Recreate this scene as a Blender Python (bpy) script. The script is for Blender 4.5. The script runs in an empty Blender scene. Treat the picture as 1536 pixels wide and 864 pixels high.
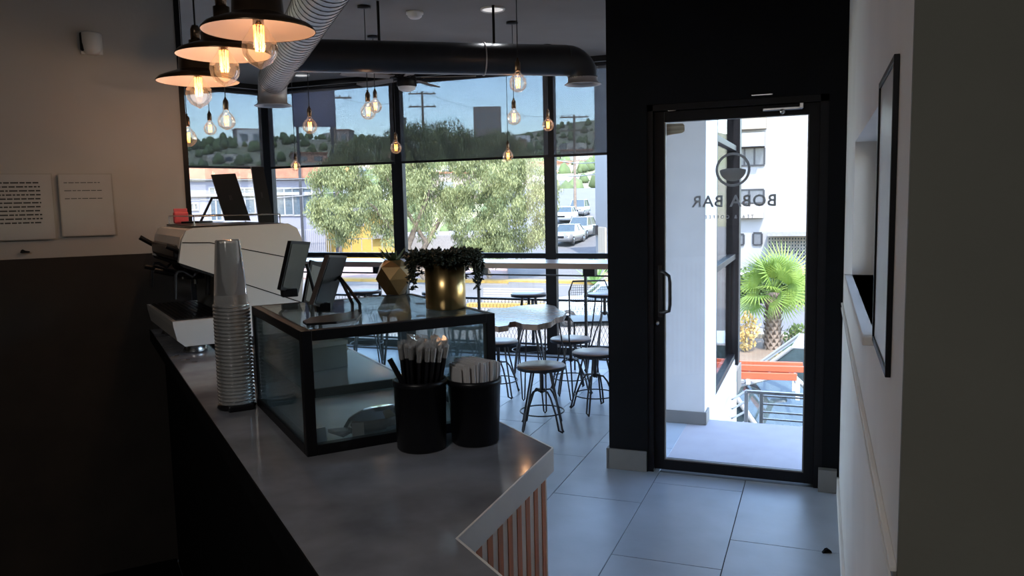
import bpy, bmesh, math, random
from mathutils import Vector, Matrix, noise
random.seed(7)
S = bpy.context.scene
# ---------------------------------------------------------------- camera
F = 1200.0; H = 1.6
RM = Matrix(((0.93326306, -0.01852989, 0.35871534), (0.35855867, 0.10741310, -0.92730691), (-0.02134781, 0.99404179, 0.10688869)))
cam_d = bpy.data.cameras.new('camera'); cam = bpy.data.objects.new('camera', cam_d); S.collection.objects.link(cam)
cam_d.sensor_width = 36; cam_d.lens = 36 * F / 1536; cam_d.clip_start = .02; cam_d.clip_end = 2000
cam.matrix_world = Matrix.Translation((0, 0, H)) @ RM.to_4x4()
S.camera = cam
# ---------------------------------------------------------------- world, sun, exposure
W = bpy.data.worlds.new('world'); S.world = W; W.use_nodes = True
wn = W.node_tree; sky = wn.nodes.new('ShaderNodeTexSky'); sky.sky_type = 'NISHITA'
sky.sun_disc = False; sky.sun_elevation = math.radians(57); sky.sun_rotation = math.radians(150); sky.altitude = 50
sky.air_density = 1.1; sky.dust_density = 1.0
bg = wn.nodes['Background']; wn.links.new(sky.outputs[0], bg.inputs[0]); bg.inputs[1].default_value = 0.72
SUN_AZ = math.radians(150)   # clockwise from +Y: behind the camera and to its right
sd = bpy.data.lights.new('sun', 'SUN'); sd.energy = 5.5; sd.angle = math.radians(.6); sd.color = (1, .95, .87)
so = bpy.data.objects.new('sun', sd); S.collection.objects.link(so)
el = math.radians(57)
so.rotation_euler = Vector((math.sin(SUN_AZ) * math.cos(el), math.cos(SUN_AZ) * math.cos(el), math.sin(el))).to_track_quat('Z', 'Y').to_euler()
S.view_settings.view_transform = 'Standard'; S.view_settings.look = 'None'; S.view_settings.gamma = 1; S.view_settings.use_curve_mapping = False
S.view_settings.exposure = 1.12
# ---------------------------------------------------------------- helpers
COL = S.collection; PI = math.pi
def ray(px, py):
    return RM @ Vector((px - 768, 432 - py, -F))
CAM = Vector((0, 0, H))
def onz(px, py, z=0):
    r = ray(px, py); return CAM + r * ((z - H) / r.z)
def ony(px, py, y):
    r = ray(px, py); return CAM + r * (y / r.y)
def onx(px, py, x):
    r = ray(px, py); return CAM + r * (x / r.x)
def far(px, py, dist):          # a point at a horizontal distance from the camera
    r = ray(px, py); return CAM + r * (dist / math.hypot(r.x, r.y))
U = Vector((-.76452, .64460, 0)); N = Vector((.64460, .76452, 0)); OC = Vector((-.664, .917, 0)); RZ = math.atan2(N.y, N.x)
def uv(a, b, z=0): return OC + U * a + N * b + Vector((0, 0, z))

def mat(name, c, rough=.5, metal=0, amt=.12, scale=8, bump=0, bscale=None, emit=None, es=0, spec=.5, coat=0, stretch=None, c2=None, detail=4):
    m = bpy.data.materials.new(name); m.use_nodes = True; t = m.node_tree; p = t.nodes['Principled BSDF']
    p.inputs['Roughness'].default_value = rough; p.inputs['Metallic'].default_value = metal
    p.inputs['Specular IOR Level'].default_value = spec; p.inputs['Coat Weight'].default_value = coat
    tc = t.nodes.new('ShaderNodeTexCoord'); mp = t.nodes.new('ShaderNodeMapping'); t.links.new(tc.outputs['Object'], mp.inputs[0])
    if stretch: mp.inputs['Scale'].default_value = stretch
    nz = t.nodes.new('ShaderNodeTexNoise'); nz.inputs['Scale'].default_value = scale; nz.inputs['Detail'].default_value = detail
    t.links.new(mp.outputs[0], nz.inputs['Vector'])
    cr = t.nodes.new('ShaderNodeValToRGB'); t.links.new(nz.outputs[0], cr.inputs[0])
    c = tuple(c); d = c2 or tuple(x * (1 - amt) for x in c); b = c if c2 else tuple(min(1, x * (1 + amt)) for x in c)
    cr.color_ramp.elements[0].position = .3; cr.color_ramp.elements[1].position = .7
    cr.color_ramp.elements[0].color = (*d, 1); cr.color_ramp.elements[1].color = (*b, 1)
    t.links.new(cr.outputs[0], p.inputs['Base Color'])
    if bump:
        n2 = t.nodes.new('ShaderNodeTexNoise'); n2.inputs['Scale'].default_value = bscale or scale * 6; t.links.new(mp.outputs[0], n2.inputs['Vector'])
        bp = t.nodes.new('ShaderNodeBump'); bp.inputs['Strength'].default_value = bump; bp.inputs['Distance'].default_value = .01
        t.links.new(n2.outputs[0], bp.inputs['Height']); t.links.new(bp.outputs[0], p.inputs['Normal'])
    if emit:
        p.inputs['Emission Color'].default_value = (*emit, 1); p.inputs['Emission Strength'].default_value = es
    return m
def glass(name, tint=(.93, .96, .96), rough=.0, refl=1.0, haze=0.0, hazec=(.8, .85, .85)):
    m = bpy.data.materials.new(name); m.use_nodes = True; t = m.node_tree; t.nodes.clear()
    o = t.nodes.new('ShaderNodeOutputMaterial'); a = t.nodes.new('ShaderNodeBsdfTransparent'); g = t.nodes.new('ShaderNodeBsdfGlossy')
    a.inputs[0].default_value = (*tint, 1); g.inputs['Roughness'].default_value = rough
    fr = t.nodes.new('ShaderNodeFresnel'); fr.inputs[0].default_value = 1.45
    mu = t.nodes.new('ShaderNodeMath'); mu.operation = 'MULTIPLY'; mu.inputs[1].default_value = refl; t.links.new(fr.outputs[0], mu.inputs[0])
    mx = t.nodes.new('ShaderNodeMixShader'); t.links.new(mu.outputs[0], mx.inputs[0]); t.links.new(a.outputs[0], mx.inputs[1]); t.links.new(g.outputs[0], mx.inputs[2])
    last = mx
    if haze:
        df = t.nodes.new('ShaderNodeBsdfDiffuse'); df.inputs[0].default_value = (*hazec, 1)
        m2 = t.nodes.new('ShaderNodeMixShader'); m2.inputs[0].default_value = haze
        t.links.new(mx.outputs[0], m2.inputs[1]); t.links.new(df.outputs[0], m2.inputs[2]); last = m2
    t.links.new(last.outputs[0], o.inputs[0]); return m

class MB:
    def __init__(s): s.v = []; s.f = []; s.sm = []
    def add(s, vs, fs, smooth=False):
        k = len(s.v); s.v += [tuple(v) for v in vs]; s.f += [tuple(i + k for i in f) for f in fs]; s.sm += [smooth] * len(fs); return s
    def box(s, lo, hi, M=None):
        x0, y0, z0 = lo; x1, y1, z1 = hi
        vs = [Vector(p) for p in ((x0,y0,z0),(x1,y0,z0),(x1,y1,z0),(x0,y1,z0),(x0,y0,z1),(x1,y0,z1),(x1,y1,z1),(x0,y1,z1))]
        if M: vs = [M @ v for v in vs]
        return s.add(vs, [(0,3,2,1),(4,5,6,7),(0,1,5,4),(1,2,6,5),(2,3,7,6),(3,0,4,7)])
    def bbox(s, lo, hi, b=.003, M=None):     # box with chamfered edges
        bm = bmesh.new(); bmesh.ops.create_cube(bm, size=1)
        for v in bm.verts: v.co = Vector([(lo[i] + hi[i]) / 2 + v.co[i] * (hi[i] - lo[i]) for i in range(3)])
        bmesh.ops.bevel(bm, geom=bm.edges[:], offset=b, segments=2, affect='EDGES', profile=.5)
        if M: bmesh.ops.transform(bm, matrix=M, verts=bm.verts[:])
        bm.verts.index_update(); s.add([v.co.copy() for v in bm.verts], [tuple(v.index for v in f.verts) for f in bm.faces]); bm.free(); return s
    def prism(s, pts, z0, z1, M=None, smooth=False):
        n = len(pts); ar = sum(pts[i][0] * pts[(i+1) % n][1] - pts[(i+1) % n][0] * pts[i][1] for i in range(n))
        if ar < 0: pts = pts[::-1]
        vs = [Vector((p[0], p[1], z0)) for p in pts] + [Vector((p[0], p[1], z1)) for p in pts]
        if M: vs = [M @ v for v in vs]
        s.add(vs, [tuple(range(n))[::-1], tuple(range(n, 2 * n))]); s.add(vs, [(i, (i+1) % n, n + (i+1) % n, n + i) for i in range(n)], smooth); return s
    def lathe(s, prof, c=(0,0,0), segs=24, M=None, smooth=True, closed=False):
        vs = []; fs = []; n = len(prof)
        for k in range(segs):
            a = 2 * PI * k / segs
            for r, z in prof: vs.append(Vector((c[0] + r * math.cos(a), c[1] + r * math.sin(a), c[2] + z)))
        if M: vs = [M @ v for v in vs]
        for k in range(segs):
            j = (k + 1) % segs
            for i in range(n - 1): fs.append((k*n+i, j*n+i, j*n+i+1, k*n+i+1))
            if closed: fs.append((k*n+n-1, j*n+n-1, j*n, k*n))
        return s.add(vs, fs, smooth)
    def tube(s, pts, r, segs=8, closed=False, caps=True, smooth=True):
        pts = [Vector(p) for p in pts]; n = len(pts); rs = r if isinstance(r, (list, tuple)) else [r] * n
        up = None; rings = []
        for i, p in enumerate(pts):
            if closed: t = pts[(i+1) % n] - pts[i-1]
            else: t = (pts[min(i+1, n-1)] - pts[max(i-1, 0)])
            t.normalize()
            if up is None:
                up = Vector((0,0,1)) if abs(t.z) < .9 else Vector((1,0,0))
            x = t.cross(up).normalized(); y = x.cross(t).normalized(); up = y
            rings.append([p + (x * math.cos(2*PI*k/segs) + y * math.sin(2*PI*k/segs)) * rs[i] for k in range(segs)])
        vs = [v for ring in rings for v in ring]; fs = []
        for i in range(n if closed else n - 1):
            j = (i + 1) % n
            for k in range(segs):
                l = (k + 1) % segs; fs.append((i*segs+k, i*segs+l, j*segs+l, j*segs+k))
        s.add(vs, fs, smooth)
        if caps and not closed: s.add(rings[0], [tuple(range(segs))]); s.add(rings[-1], [tuple(range(segs))[::-1]])
        return s
    def ring(s, c, R, r, segs=32, rs=8, M=None):
        pts = [Vector((c[0] + R*math.cos(2*PI*k/segs), c[1] + R*math.sin(2*PI*k/segs), c[2])) for k in range(segs)]
        if M: pts = [M @ p for p in pts]
        return s.tube(pts, r, rs, closed=True)
    def build(s, name, m, parent=None, loc=None, rz=None):
        me = bpy.data.meshes.new(name); me.from_pydata([tuple(v) for v in s.v], [], s.f); me.update()
        me.polygons.foreach_set('use_smooth', s.sm); me.materials.append(m)
        o = bpy.data.objects.new(name, me); COL.objects.link(o)
        if parent is not None: o.parent = parent
        if loc is not None: o.location = loc
        if rz is not None: o.rotation_euler = (0, 0, rz)
        return o
def tag(o, label=None, cat=None, group=None, kind=None):
    if label: o['label'] = label
    if cat: o['category'] = cat
    if group: o['group'] = group
    if kind: o['kind'] = kind
    return o
def thing(name, label, cat, loc=(0,0,0), rz=0, group=None):
    o = bpy.data.objects.new(name, None); COL.objects.link(o); o.location = loc; o.rotation_euler = (0, 0, rz); o.empty_display_size = .1
    return tag(o, label, cat, group)
def struct(o): o['kind'] = 'structure'; return o
def dup(root, loc=None, rz=None, label=None):
    def cp(o, par):
        c = o.copy(); COL.objects.link(c)
        if par: c.parent = par
        for ch in kids.get(o.name, []): cp(ch, c)
        return c
    kids = {}
    st = [root]
    allo = list(COL.objects)
    for o in allo:
        if o.parent: kids.setdefault(o.parent.name, []).append(o)
    r = cp(root, None)
    if loc is not None: r.location = loc
    if rz is not None: r.rotation_euler = (0, 0, rz)
    if label: r['label'] = label
    return r
def arc(c, r, a0, a1, n, plane='xz'):
    out = []
    for i in range(n + 1):
        a = a0 + (a1 - a0) * i / n
        p = (c[0] + r*math.cos(a), c[1] + r*math.sin(a)); out.append(p)
    return out
# ---------------------------------------------------------------- materials
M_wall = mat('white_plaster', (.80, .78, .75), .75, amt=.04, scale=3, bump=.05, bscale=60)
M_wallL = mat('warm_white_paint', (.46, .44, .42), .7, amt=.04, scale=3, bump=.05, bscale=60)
M_wallshade = mat('dark_brown_wall_shade', (.022, .016, .013), .75, amt=.3, scale=5)  # dark tone imitates the shade low on the left wall
M_olive = mat('grey_olive_paint', (.165, .165, .140), .8, amt=.05, scale=5, bump=.04, bscale=80)
M_ceil = mat('grey_ceiling_paint', (.25, .235, .22), .85, amt=.05, scale=3)
M_black = mat('black_wall_paint', (.0035, .004, .006), .7, amt=.2, scale=4, spec=.12)
M_alu = mat('black_aluminium', (.005, .005, .007), .45, metal=0, amt=.2, scale=20, spec=.22)
M_tile = mat('grey_porcelain', (.36, .415, .49), .38, amt=.10, scale=3.5, bump=.03, bscale=40, detail=8)
M_grout = mat('dark_grout', (.06, .06, .065), .9)
M_skirt = mat('grey_skirting', (.16, .155, .15), .5, amt=.12, scale=6)
M_conc = mat('polished_concrete', (.235, .24, .265), .10, amt=.32, scale=6, bump=.01, bscale=30, detail=10)
M_whiteedge = mat('pale_stone_edge', (.78, .75, .72), .4, amt=.06)
M_slat = mat('brown_wood', (.55, .15, .03), .45, amt=.35, scale=6, stretch=(8, 8, .6))
M_slatgap = mat('cream_board', (.85, .74, .64), .6, amt=.08)
M_metal = mat('dark_steel', (.03, .03, .035), .4, metal=.6, amt=.2, scale=30)
M_glass = glass('window_glass', (.97, .98, .985), refl=.5)
M_caseglass = glass('case_glass', (.955, .985, .985), refl=.8, haze=.06, hazec=(.45, .65, .72))
M_bulb = glass('bulb_glass', (1, .96, .9), refl=.55, haze=.025, hazec=(.9, .7, .5))
M_clear = glass('clear_plastic', (.93, .93, .93), rough=.1, refl=1.2, haze=.18, hazec=(.8, .8, .8))
M_fil = mat('glowing_filament', (1, .5, .1), .5, emit=(1, .34, .05), es=6)
M_brass = mat('antique_brass', (.17, .11, .07), .26, metal=.9, amt=.25, scale=20)
M_gold = mat('brushed_gold', (.62, .43, .19), .28, metal=1, amt=.15, scale=3, stretch=(20, 20, .5))
M_shadein = mat('white_enamel', (.50, .42, .39), .4, amt=.04)
M_duct = mat('galvanised_duct', (.40, .365, .34), .45, metal=.55, amt=.12, scale=10)
M_ductb = mat('black_duct', (.018, .018, .02), .35, metal=.3, amt=.2, scale=10)
M_plast = mat('black_plastic', (.006, .006, .008), .36, amt=.2, scale=20, spec=.3)
M_rubber = mat('black_rubber', (.004, .004, .005), .9, amt=.2, spec=.1)
M_whitepl = mat('white_plastic', (.72, .70, .67), .35, amt=.03)
M_machine = mat('white_lacquer', (.60, .58, .56), .3, amt=.03, scale=3)
M_chrome = mat('brushed_steel', (.45, .45, .46), .25, metal=1, amt=.1, scale=20)
M_paper = mat('white_paper', (.55, .54, .545), .8, amt=.04)
M_ink = mat('black_ink', (.05, .05, .05), .8)
M_seat = mat('brown_seat_wood', (.16, .085, .045), .35, amt=.35, scale=5, stretch=(1, 8, 1))
M_leafd = mat('dark_green_leaf', (.012, .022, .012), .5, amt=.3)
M_canvas = mat('grey_lettering', (.42, .42, .43), .7)
M_rope = M_black
# ================================================================= SETTING
DY = 4.61; XR = .1175; YW = 7.9; ZC = 3.02
# floor slab and its tiles
fl = struct(MB().box((-8.0, -3, -.2), (-.745, 7.95, -.006)).box((-.745, -3, -.2), (2.4, 4.75, -.006)).build('floor', M_grout))
TW, TL = .4895, .98
tile_me = None
for ix in range(-11, 6):
    x0 = -.861 + ix * TW
    if x0 > 2.3 or x0 < -6.2: continue
    y_off = (4.055 + .327 * (ix + 1)) % TL
    k = -3
    for j in range(-2, 9):
        y0 = y_off + j * TL
        if y0 < -.3 or y0 > 7.85: continue
        y1 = min(y0 + TL, 7.86); ya = y0
        if x0 > -1.2 and ya >= 4.56: continue
        if x0 > -1.2: y1 = min(y1, 4.57)
        x1 = x0 + TW
        if x0 < .1175 < x1 and y0 > .9: x1 = min(x1, .13)
        if x0 >= .117 and y0 > .4: continue
        t = MB(); g = .0022
        t.bbox((x0 + g, ya + g, -.006), (x1 - g, y1 - g, 0), .0012); t.build('tile', M_tile, fl)
# ceiling: two levels with a small step
ce = struct(MB().box((-8.2, -3, ZC), (-.745, 8.1, 3.25)).box((-.745, -3, ZC), (2.4, 4.76, 3.25)).build('ceiling', M_ceil))
pa, pb = onz(520, 30, ZC), onz(915, 64, ZC)
dd = (pb - pa).normalized(); q0 = pa - dd * 3.5; q1 = pb + dd * .8
MB().prism([(q0.x, q0.y), (q1.x, q1.y), (q1.x, -1), (q0.x, -1)], ZC - .05, ZC + .01).build('ceiling_drop', M_ceil, ce)
# roof; its unseen eaves added to keep sun off landing and side window
struct(MB().box((-8.6, -3.2, 3.25), (-.45, 8.3, 3.45)).box((-.45, -3.2, 3.25), (2.9, 6.0, 3.45)).build('roof', M_wall))
# building below the floor
struct(MB().box((-8.0, -3, -3.0), (-.743, 8.0, -.2)).build('lower_storey', M_wall))
# wall on the left that carries the notices
UL = 2.75; BL = .185
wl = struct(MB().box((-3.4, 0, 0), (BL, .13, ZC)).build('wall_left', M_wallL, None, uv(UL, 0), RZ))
MB().bbox((-3.4, -.012, 0), (BL - .001, 0, 1.41), .002).build('shade_panel', M_wallshade, wl)  # added panel: the lower wall's shade put into its dark colour
MB().box((BL, -.004, 0), (BL + .022, .135, ZC)).build('edge_strip', M_alu, wl)
# rear enclosure of the room, behind the camera
struct(MB().box((-5.6, -3.0, 0), (2.4, -2.9, ZC)).build('wall_back', M_olive))
struct(MB().box((2.3, -2.9, 0), (2.4, 1.29, ZC)).build('wall_side', M_olive))
e = uv(UL, -3.4); struct(MB().box((e.x - .1, -2.9, 0), (e.x, e.y, ZC)).build('wall_rear_left', M_olive))
# near block on the right: dull face to the camera
struct(MB().box((XR, 1.28, 0), (2.4, 1.294, ZC)).box((XR + .2, 1.294, 0), (2.4, 1.45, ZC)).build('wall_near', M_olive))
# right wall with its window opening
wy0, wy1, wz0, wz1 = 1.92, 3.37, 1.29, 1.80; T = .20
mt = MB().bbox((-3.2, -.4, .0005), (.045, 2.735, .012), .004).build('floor_shade_sheet', M_rubber, None, tuple(uv(0, 0)), RZ); tag(mt, 'black sheet added as shade on the floor behind the counter', 'shade sheet')  # added sheet, its black stands in for shade on the staff-side floor
r = MB(); r.box((XR, 1.294, 0), (XR + T, wy0, ZC)); r.box((XR, wy1, 0), (XR + T, DY + .12, ZC)); r.box((XR, wy0, 0), (XR + T, wy1, wz0)); r.box((XR, wy0, wz1), (XR + T, wy1, ZC))
wr = struct(r.build('wall_right', M_wall))
wf = struct(MB().box((XR + .10, wy0, wz0), (XR + .14, wy0 + .04, wz1)).box((XR + .10, wy1 - .04, wz0), (XR + .14, wy1, wz1)).box((XR + .10, wy0, wz0), (XR + .14, wy1, wz0 + .035)).box((XR + .10, wy0, wz1 - .035), (XR + .14, wy1, wz1)).box((XR + .10, 2.62, wz0), (XR + .14, 2.66, wz1)).build('window_6', M_alu))
MB().box((XR + .118, wy0 + .04, wz0 + .035), (XR + .122, wy1 - .04, wz1 - .035)).build('pane', M_glass, wf)
MB().bbox((XR - .028, wy0 - .03, wz0 - .02), (XR + .10, wy1 + .02, wz0), .003).build('sill', M_wall, wf)
# chair rail: pale moulding with a clear strip in it
tr = MB(); tr.bbox((XR - .010, 1.29, 1.003), (XR, 4.52, 1.012), .002); tr.bbox((XR - .010, 1.29, 1.028), (XR, 4.52, 1.037), .002)
trm = struct(tr.build('trim_1', M_wall))
MB().bbox((XR - .006, 1.29, 1.012), (XR + .0005, 4.52, 1.028), .001).build('strip', M_skirt, trm)
struct(MB().bbox((XR - .012, 1.30, 0), (XR, 4.53, .085), .002).build('baseboard_right', M_wall))
# front wall, black, with the door opening
dx0, dx1, dz = -.925, .03, 2.125
w = MB(); w.box((-1.157, 4.55, 0), (dx0, 4.75, ZC)); w.box((dx1, 4.55, 0), (XR + .02, 4.75, ZC)); w.box((dx0, 4.55, dz), (dx1, 4.75, ZC))
wfr = struct(w.build('wall_front', M_black))
struct(MB().bbox((-1.165, 4.535, 0), (dx0 - .005, 4.549, .125), .003).box((-1.172, 4.535, 0), (-1.157, 4.75, .125)).build('baseboard_front', M_skirt))
struct(MB().bbox((.012, 4.50, 0), (XR - .012, 4.549, .125), .003).build('baseboard_corner', M_skirt))
# side wall of the seating bay (x = -1.157 .. -.743)
struct(MB().box((-1.157, 4.75, 0), (-1.03, 5.65, ZC)).box((-1.157, 5.65, -.2), (-.743, 6.29, ZC)).box((-.86, 6.29, -.2), (-.743, 7.95, .06)).build('wall_bay', mat('white_outside_render', (.60, .60, .62), .8, amt=.03)))
struct(MB().bbox((-1.02, 5.635, 0), (-.735, 5.65, .09), .003).bbox((-.743, 5.635, 0), (-.728, 5.80, .09), .003).build('baseboard_landing', M_skirt))
struct(MB().box((-8.0, 4.0, -.2), (-7.9, 8.0, ZC)).box((-8.0, 4.0, 0), (-4.3, 4.1, 3.0)).build('wall_bay_left', M_wallL))
# door
d = MB(); d.box((-.90, 4.64, 0), (-.87, 4.66, dz)).box((-.04, 4.64, 0), (-.005, 4.66, dz)).box((-.9, 4.64, 2.06), (0, 4.66, 2.1)); d.box((dx0, 4.56, 0), (-.893, 4.68, dz)).box((-.012, 4.56, 0), (dx1, 4.68, dz)).box((dx0, 4.56, 2.09), (dx1, 4.68, dz))
door = struct(d.build('door_1', M_alu))
lf = MB(); lf.bbox((-.8925, 4.585, .012), (-.833, 4.635, 2.088), .003).bbox((-.066, 4.585, .012), (-.0125, 4.635, 2.088), .001).bbox((-.835, 4.585, 2.028), (-.064, 4.635, 2.088), .003).bbox((-.835, 4.585, .012), (-.064, 4.635, .073), .003)
leaf = lf.build('leaf', M_alu, door)
MB().box((-.833, 4.606, .073), (-.066, 4.614, 2.028)).build('pane', M_glass, leaf)
gb = MB().box((-.833, 4.584, .073), (-.826, 4.60, 2.028)).box((-.073, 4.584, .073), (-.066, 4.60, 2.028)).box((-.83, 4.584, .073), (-.07, 4.60, .080)); gb.build('glazing_bead', M_skirt, leaf)
h = [Vector((-.848, 4.585, 1.185)), Vector((-.848, 4.545, 1.185)), Vector((-.825, 4.53, 1.185)), Vector((-.795, 4.52, 1.165)), Vector((-.79, 4.52, 1.13)), Vector((-.79, 4.52, 1.0)), Vector((-.795, 4.52, .965)), Vector((-.825, 4.53, .955)), Vector((-.848, 4.545, .955)), Vector((-.848, 4.585, .955))]
MB().tube(h, .010, 10).bbox((-.868, 4.578, .92), (-.842, 4.587, 1.22), .003).build('door_handle', M_metal, leaf)
MB().lathe([(0, .012), (.013, .010), (.016, 0)], segs=20, M=Matrix.Translation((-.876, 4.585, .885)) @ Matrix.Rotation(PI/2, 4, 'X')).build('lock', M_chrome, leaf)
c = MB(); c.bbox((-.30, 4.53, 2.052), (-.10, 4.56, 2.068), .004); c.bbox((-.115, 4.52, 2.055), (-.095, 4.575, 2.085), .003); c.lathe([(0, .012), (.014, .010), (.014, 0)], segs=16, M=Matrix.Translation((-.2, 4.54, 2.045)) @ Matrix.Rotation(PI/2, 4, 'X'))
c.build('door_closer', M_chrome, door)
MB().bbox((-.36, 4.535, 2.135), (-.25, 4.549, 2.143), .002).build('closer_arm', M_chrome, door)
MB().bbox((-.802, 4.565, 2.105), (-.762, 4.5849, 2.115), .002).bbox((-.806, 4.565, 2.085), (-.765, 4.5849, 2.097), .002).build('top_hinge', M_chrome, leaf)
# sticker with ventilation-like lines in the top corner of the glass
MB().prism([(-.824, 1.955), (-.824, 2.02), (-.732, 2.018), (-.722, 2.005), (-.722, 1.975), (-.735, 1.965)], 0, .002, M=Matrix.Translation((0, 4.604, 0)) @ Matrix.Rotation(PI/2, 4, 'X')).build('sticker', mat('sticker', (.42, .40, .33), .7, amt=.3, scale=14, stretch=(.3, 1, 9)), leaf)
# round emblem and mirrored lettering on the outside of the glass
em = MB(); cx, cz = -.460, 1.752
A = [2*PI*k/48 for k in range(48)]
em.add([(cx + R*math.cos(a), y, cz + R*math.sin(a)) for y in (4.616, 4.618) for R in (.094, .080) for a in A],
       [(i, (i+1) % 48, 48 + (i+1) % 48, 48 + i) for i in range(48)] + [(96+i, 144+i, 144+(i+1) % 48, 96+(i+1) % 48) for i in range(48)] + [(i, 96+i, 96+(i+1) % 48, (i+1) % 48) for i in range(48)])
b = [(.070*math.cos(PI + PI*k/20), -.004 + .060*math.sin(PI + PI*k/20)) for k in range(21)] + [(.070*math.cos(PI*k/12), -.004 + .012*math.sin(PI*k/12)) for k in range(1, 12)]
em.prism([(cx + p[0], cz + p[1]) for p in b], -.002, 0, M=Matrix.Translation((0, 4.616, 0)) @ Matrix.Rotation(PI/2, 4, 'X'))
em.build('emblem', M_canvas, leaf)
def lettering(txt, w, x, y, z, rx, rz, m, parent, name='lettering', ext=.001, bold=0, spacing=1.0, h=None):
    cu = bpy.data.curves.new('t', 'FONT'); cu.body = txt; cu.size = 1; cu.extrude = ext; cu.align_x = 'CENTER'; cu.align_y = 'CENTER'; cu.space_character = spacing; cu.offset = bold; cu.resolution_u = 3
    o = bpy.data.objects.new('t', cu); COL.objects.link(o); bpy.context.view_layer.update()
    me = bpy.data.meshes.new_from_object(o.evaluated_get(bpy.context.evaluated_depsgraph_get())); bpy.data.objects.remove(o)
    xs = [v.co.x for v in me.vertices]; ys = [v.co.y for v in me.vertices]; s = w / (max(xs) - min(xs)); sy = (h / (max(ys) - min(ys))) if h else s
    mx_, my_ = (max(xs) + min(xs)) / 2, (max(ys) + min(ys)) / 2
    for v in me.vertices: v.co = ((v.co.x - mx_) * s, (v.co.y - my_) * sy, v.co.z)
    me.materials.append(m); n = bpy.data.objects.new(name, me); COL.objects.link(n); n.parent = parent
    n.location = (x, y, z); n.rotation_euler = (rx, 0, rz); return n
lettering('BOBA BAR', .455, -.458, 4.617, 1.580, PI/2, PI, M_canvas, leaf, bold=.018, spacing=1.12, h=.066)
lettering('TEA & COFFEE', .265, -.478, 4.617, 1.492, PI/2, PI, M_canvas, leaf, bold=.01, spacing=1.8, h=.020)
# glazed wall of the bay: window_1 (left facet), window_2..window_4 (long run), window_5 (side)
P0 = Vector((-6.14, YW, 0)); PL = Vector((-6.95, 5.80, 0)); ang = math.atan2((P0 - PL).y, (P0 - PL).x)
def glazing(idx, loc, rz, L, m0, m1, rails=(.0, .387, 1.035, 2.93), top=2.965, blind=None, label=''):
    root = bpy.data.objects.new('window_%d' % idx, None); COL.objects.link(root); root.location = loc; root.rotation_euler = (0, 0, rz); struct(root)
    MB().bbox((0, -.03, 0), (m0, .05, ZC), .004).build('mullion', M_alu, root)
    if m1: MB().bbox((L - m1, -.03, 0), (L, .05, ZC), .004).build('mullion', M_alu, root)
    for z in rails:
        hgt = .055 if z else .075
        MB().bbox((m0, -.02, z - (hgt/2 if z else 0)), (L - m1, .04, z + hgt/2 if z else hgt), .003).build('rail', M_alu, root)
    MB().box((m0, -.02, top), (L - m1, .04, ZC)).build('head', M_alu, root)
    MB().box((m0, .006, .05), (L - m1, .012, 2.95)).build('pane', M_glass, root)
    return root
glazing(1, PL, ang, (P0 - PL).length - .02, .06, .0)
xs = [-6.20, -4.445, -2.665, -.90]; ms = [.15, .135, .115]
for i in range(3):
    glazing(2 + i, (xs[i], YW, 0), 0, xs[i+1] - xs[i], ms[i], .16 if i == 2 else 0)
s5 = bpy.data.objects.new('window_5', None); COL.objects.link(s5); struct(s5); s5.location = (-.743, 6.29, 0); s5.rotation_euler = (0, 0, PI/2)
MB().bbox((0, -.0, .06), (.05, .08, ZC), .003).build('mullion', M_alu, s5); MB().bbox((1.50, -.03, .0), (1.66, .16, ZC), .003).build('mullion', M_alu, s5)
for z in (.085, 1.045, 2.05, 2.95): MB().bbox((.05, 0, z - .025), (1.5, .06, z + .025), .003).build('rail', M_alu, s5)
MB().box((.05, .03, .1), (1.5, .036, 2.93)).build('pane', M_glass, s5)
# roller blinds
def screen(name, t, dcol):
    m = bpy.data.materials.new(name); m.use_nodes = True; n = m.node_tree; n.nodes.clear()
    o = n.nodes.new('ShaderNodeOutputMaterial'); a = n.nodes.new('ShaderNodeBsdfTransparent'); a.inputs[0].default_value = (*t, 1)
    d1 = n.nodes.new('ShaderNodeBsdfDiffuse'); d1.inputs[0].default_value = (*dcol, 1)
    wv = n.nodes.new('ShaderNodeTexNoise'); wv.inputs['Scale'].default_value = 3
    mr = n.nodes.new('ShaderNodeMapRange'); mr.inputs[3].default_value = .56; mr.inputs[4].default_value = .62; n.links.new(wv.outputs[0], mr.inputs[0])
    mx = n.nodes.new('ShaderNodeMixShader'); n.links.new(mr.outputs[0], mx.inputs[0]); n.links.new(a.outputs[0], mx.inputs[1]); n.links.new(d1.outputs[0], mx.inputs[2])
    n.links.new(mx.outputs[0], o.inputs[0]); return m
M_screen = screen('sunscreen_mesh', (.60, .65, .70), (.11, .11, .12))
def blind(loc, rz, L, label):
    b = thing('roller_blind', label, 'blind', loc, rz, 'sunscreen blinds on the bay windows')
    MB().box((0, -.0425, 2.06), (L, -.041, 2.93)).build('screen', M_screen, b)
    MB().bbox((0, -.050, 2.045), (L, -.035, 2.070), .004).build('bottom_bar', M_alu, b)
    MB().tube([(0, -.05, 2.935), (L, -.05, 2.935)], .018, 10).build('roller_tube', M_alu, b)
blind(PL + (P0 - PL).normalized() * .06, ang, (P0 - PL).length - .12, 'grey see-through roller blind over the far left angled window')
blind((-6.05, YW, 0), 0, 1.66, 'see-through roller blind on the pane between corner post and second mullion')
blind((-4.312, YW, 0), 0, 1.70, 'see-through roller blind over the wide middle pane with pylon behind')
blind((-2.552, YW, 0), 0, 1.48, 'see-through roller blind on the pane next to the black wall')
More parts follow.
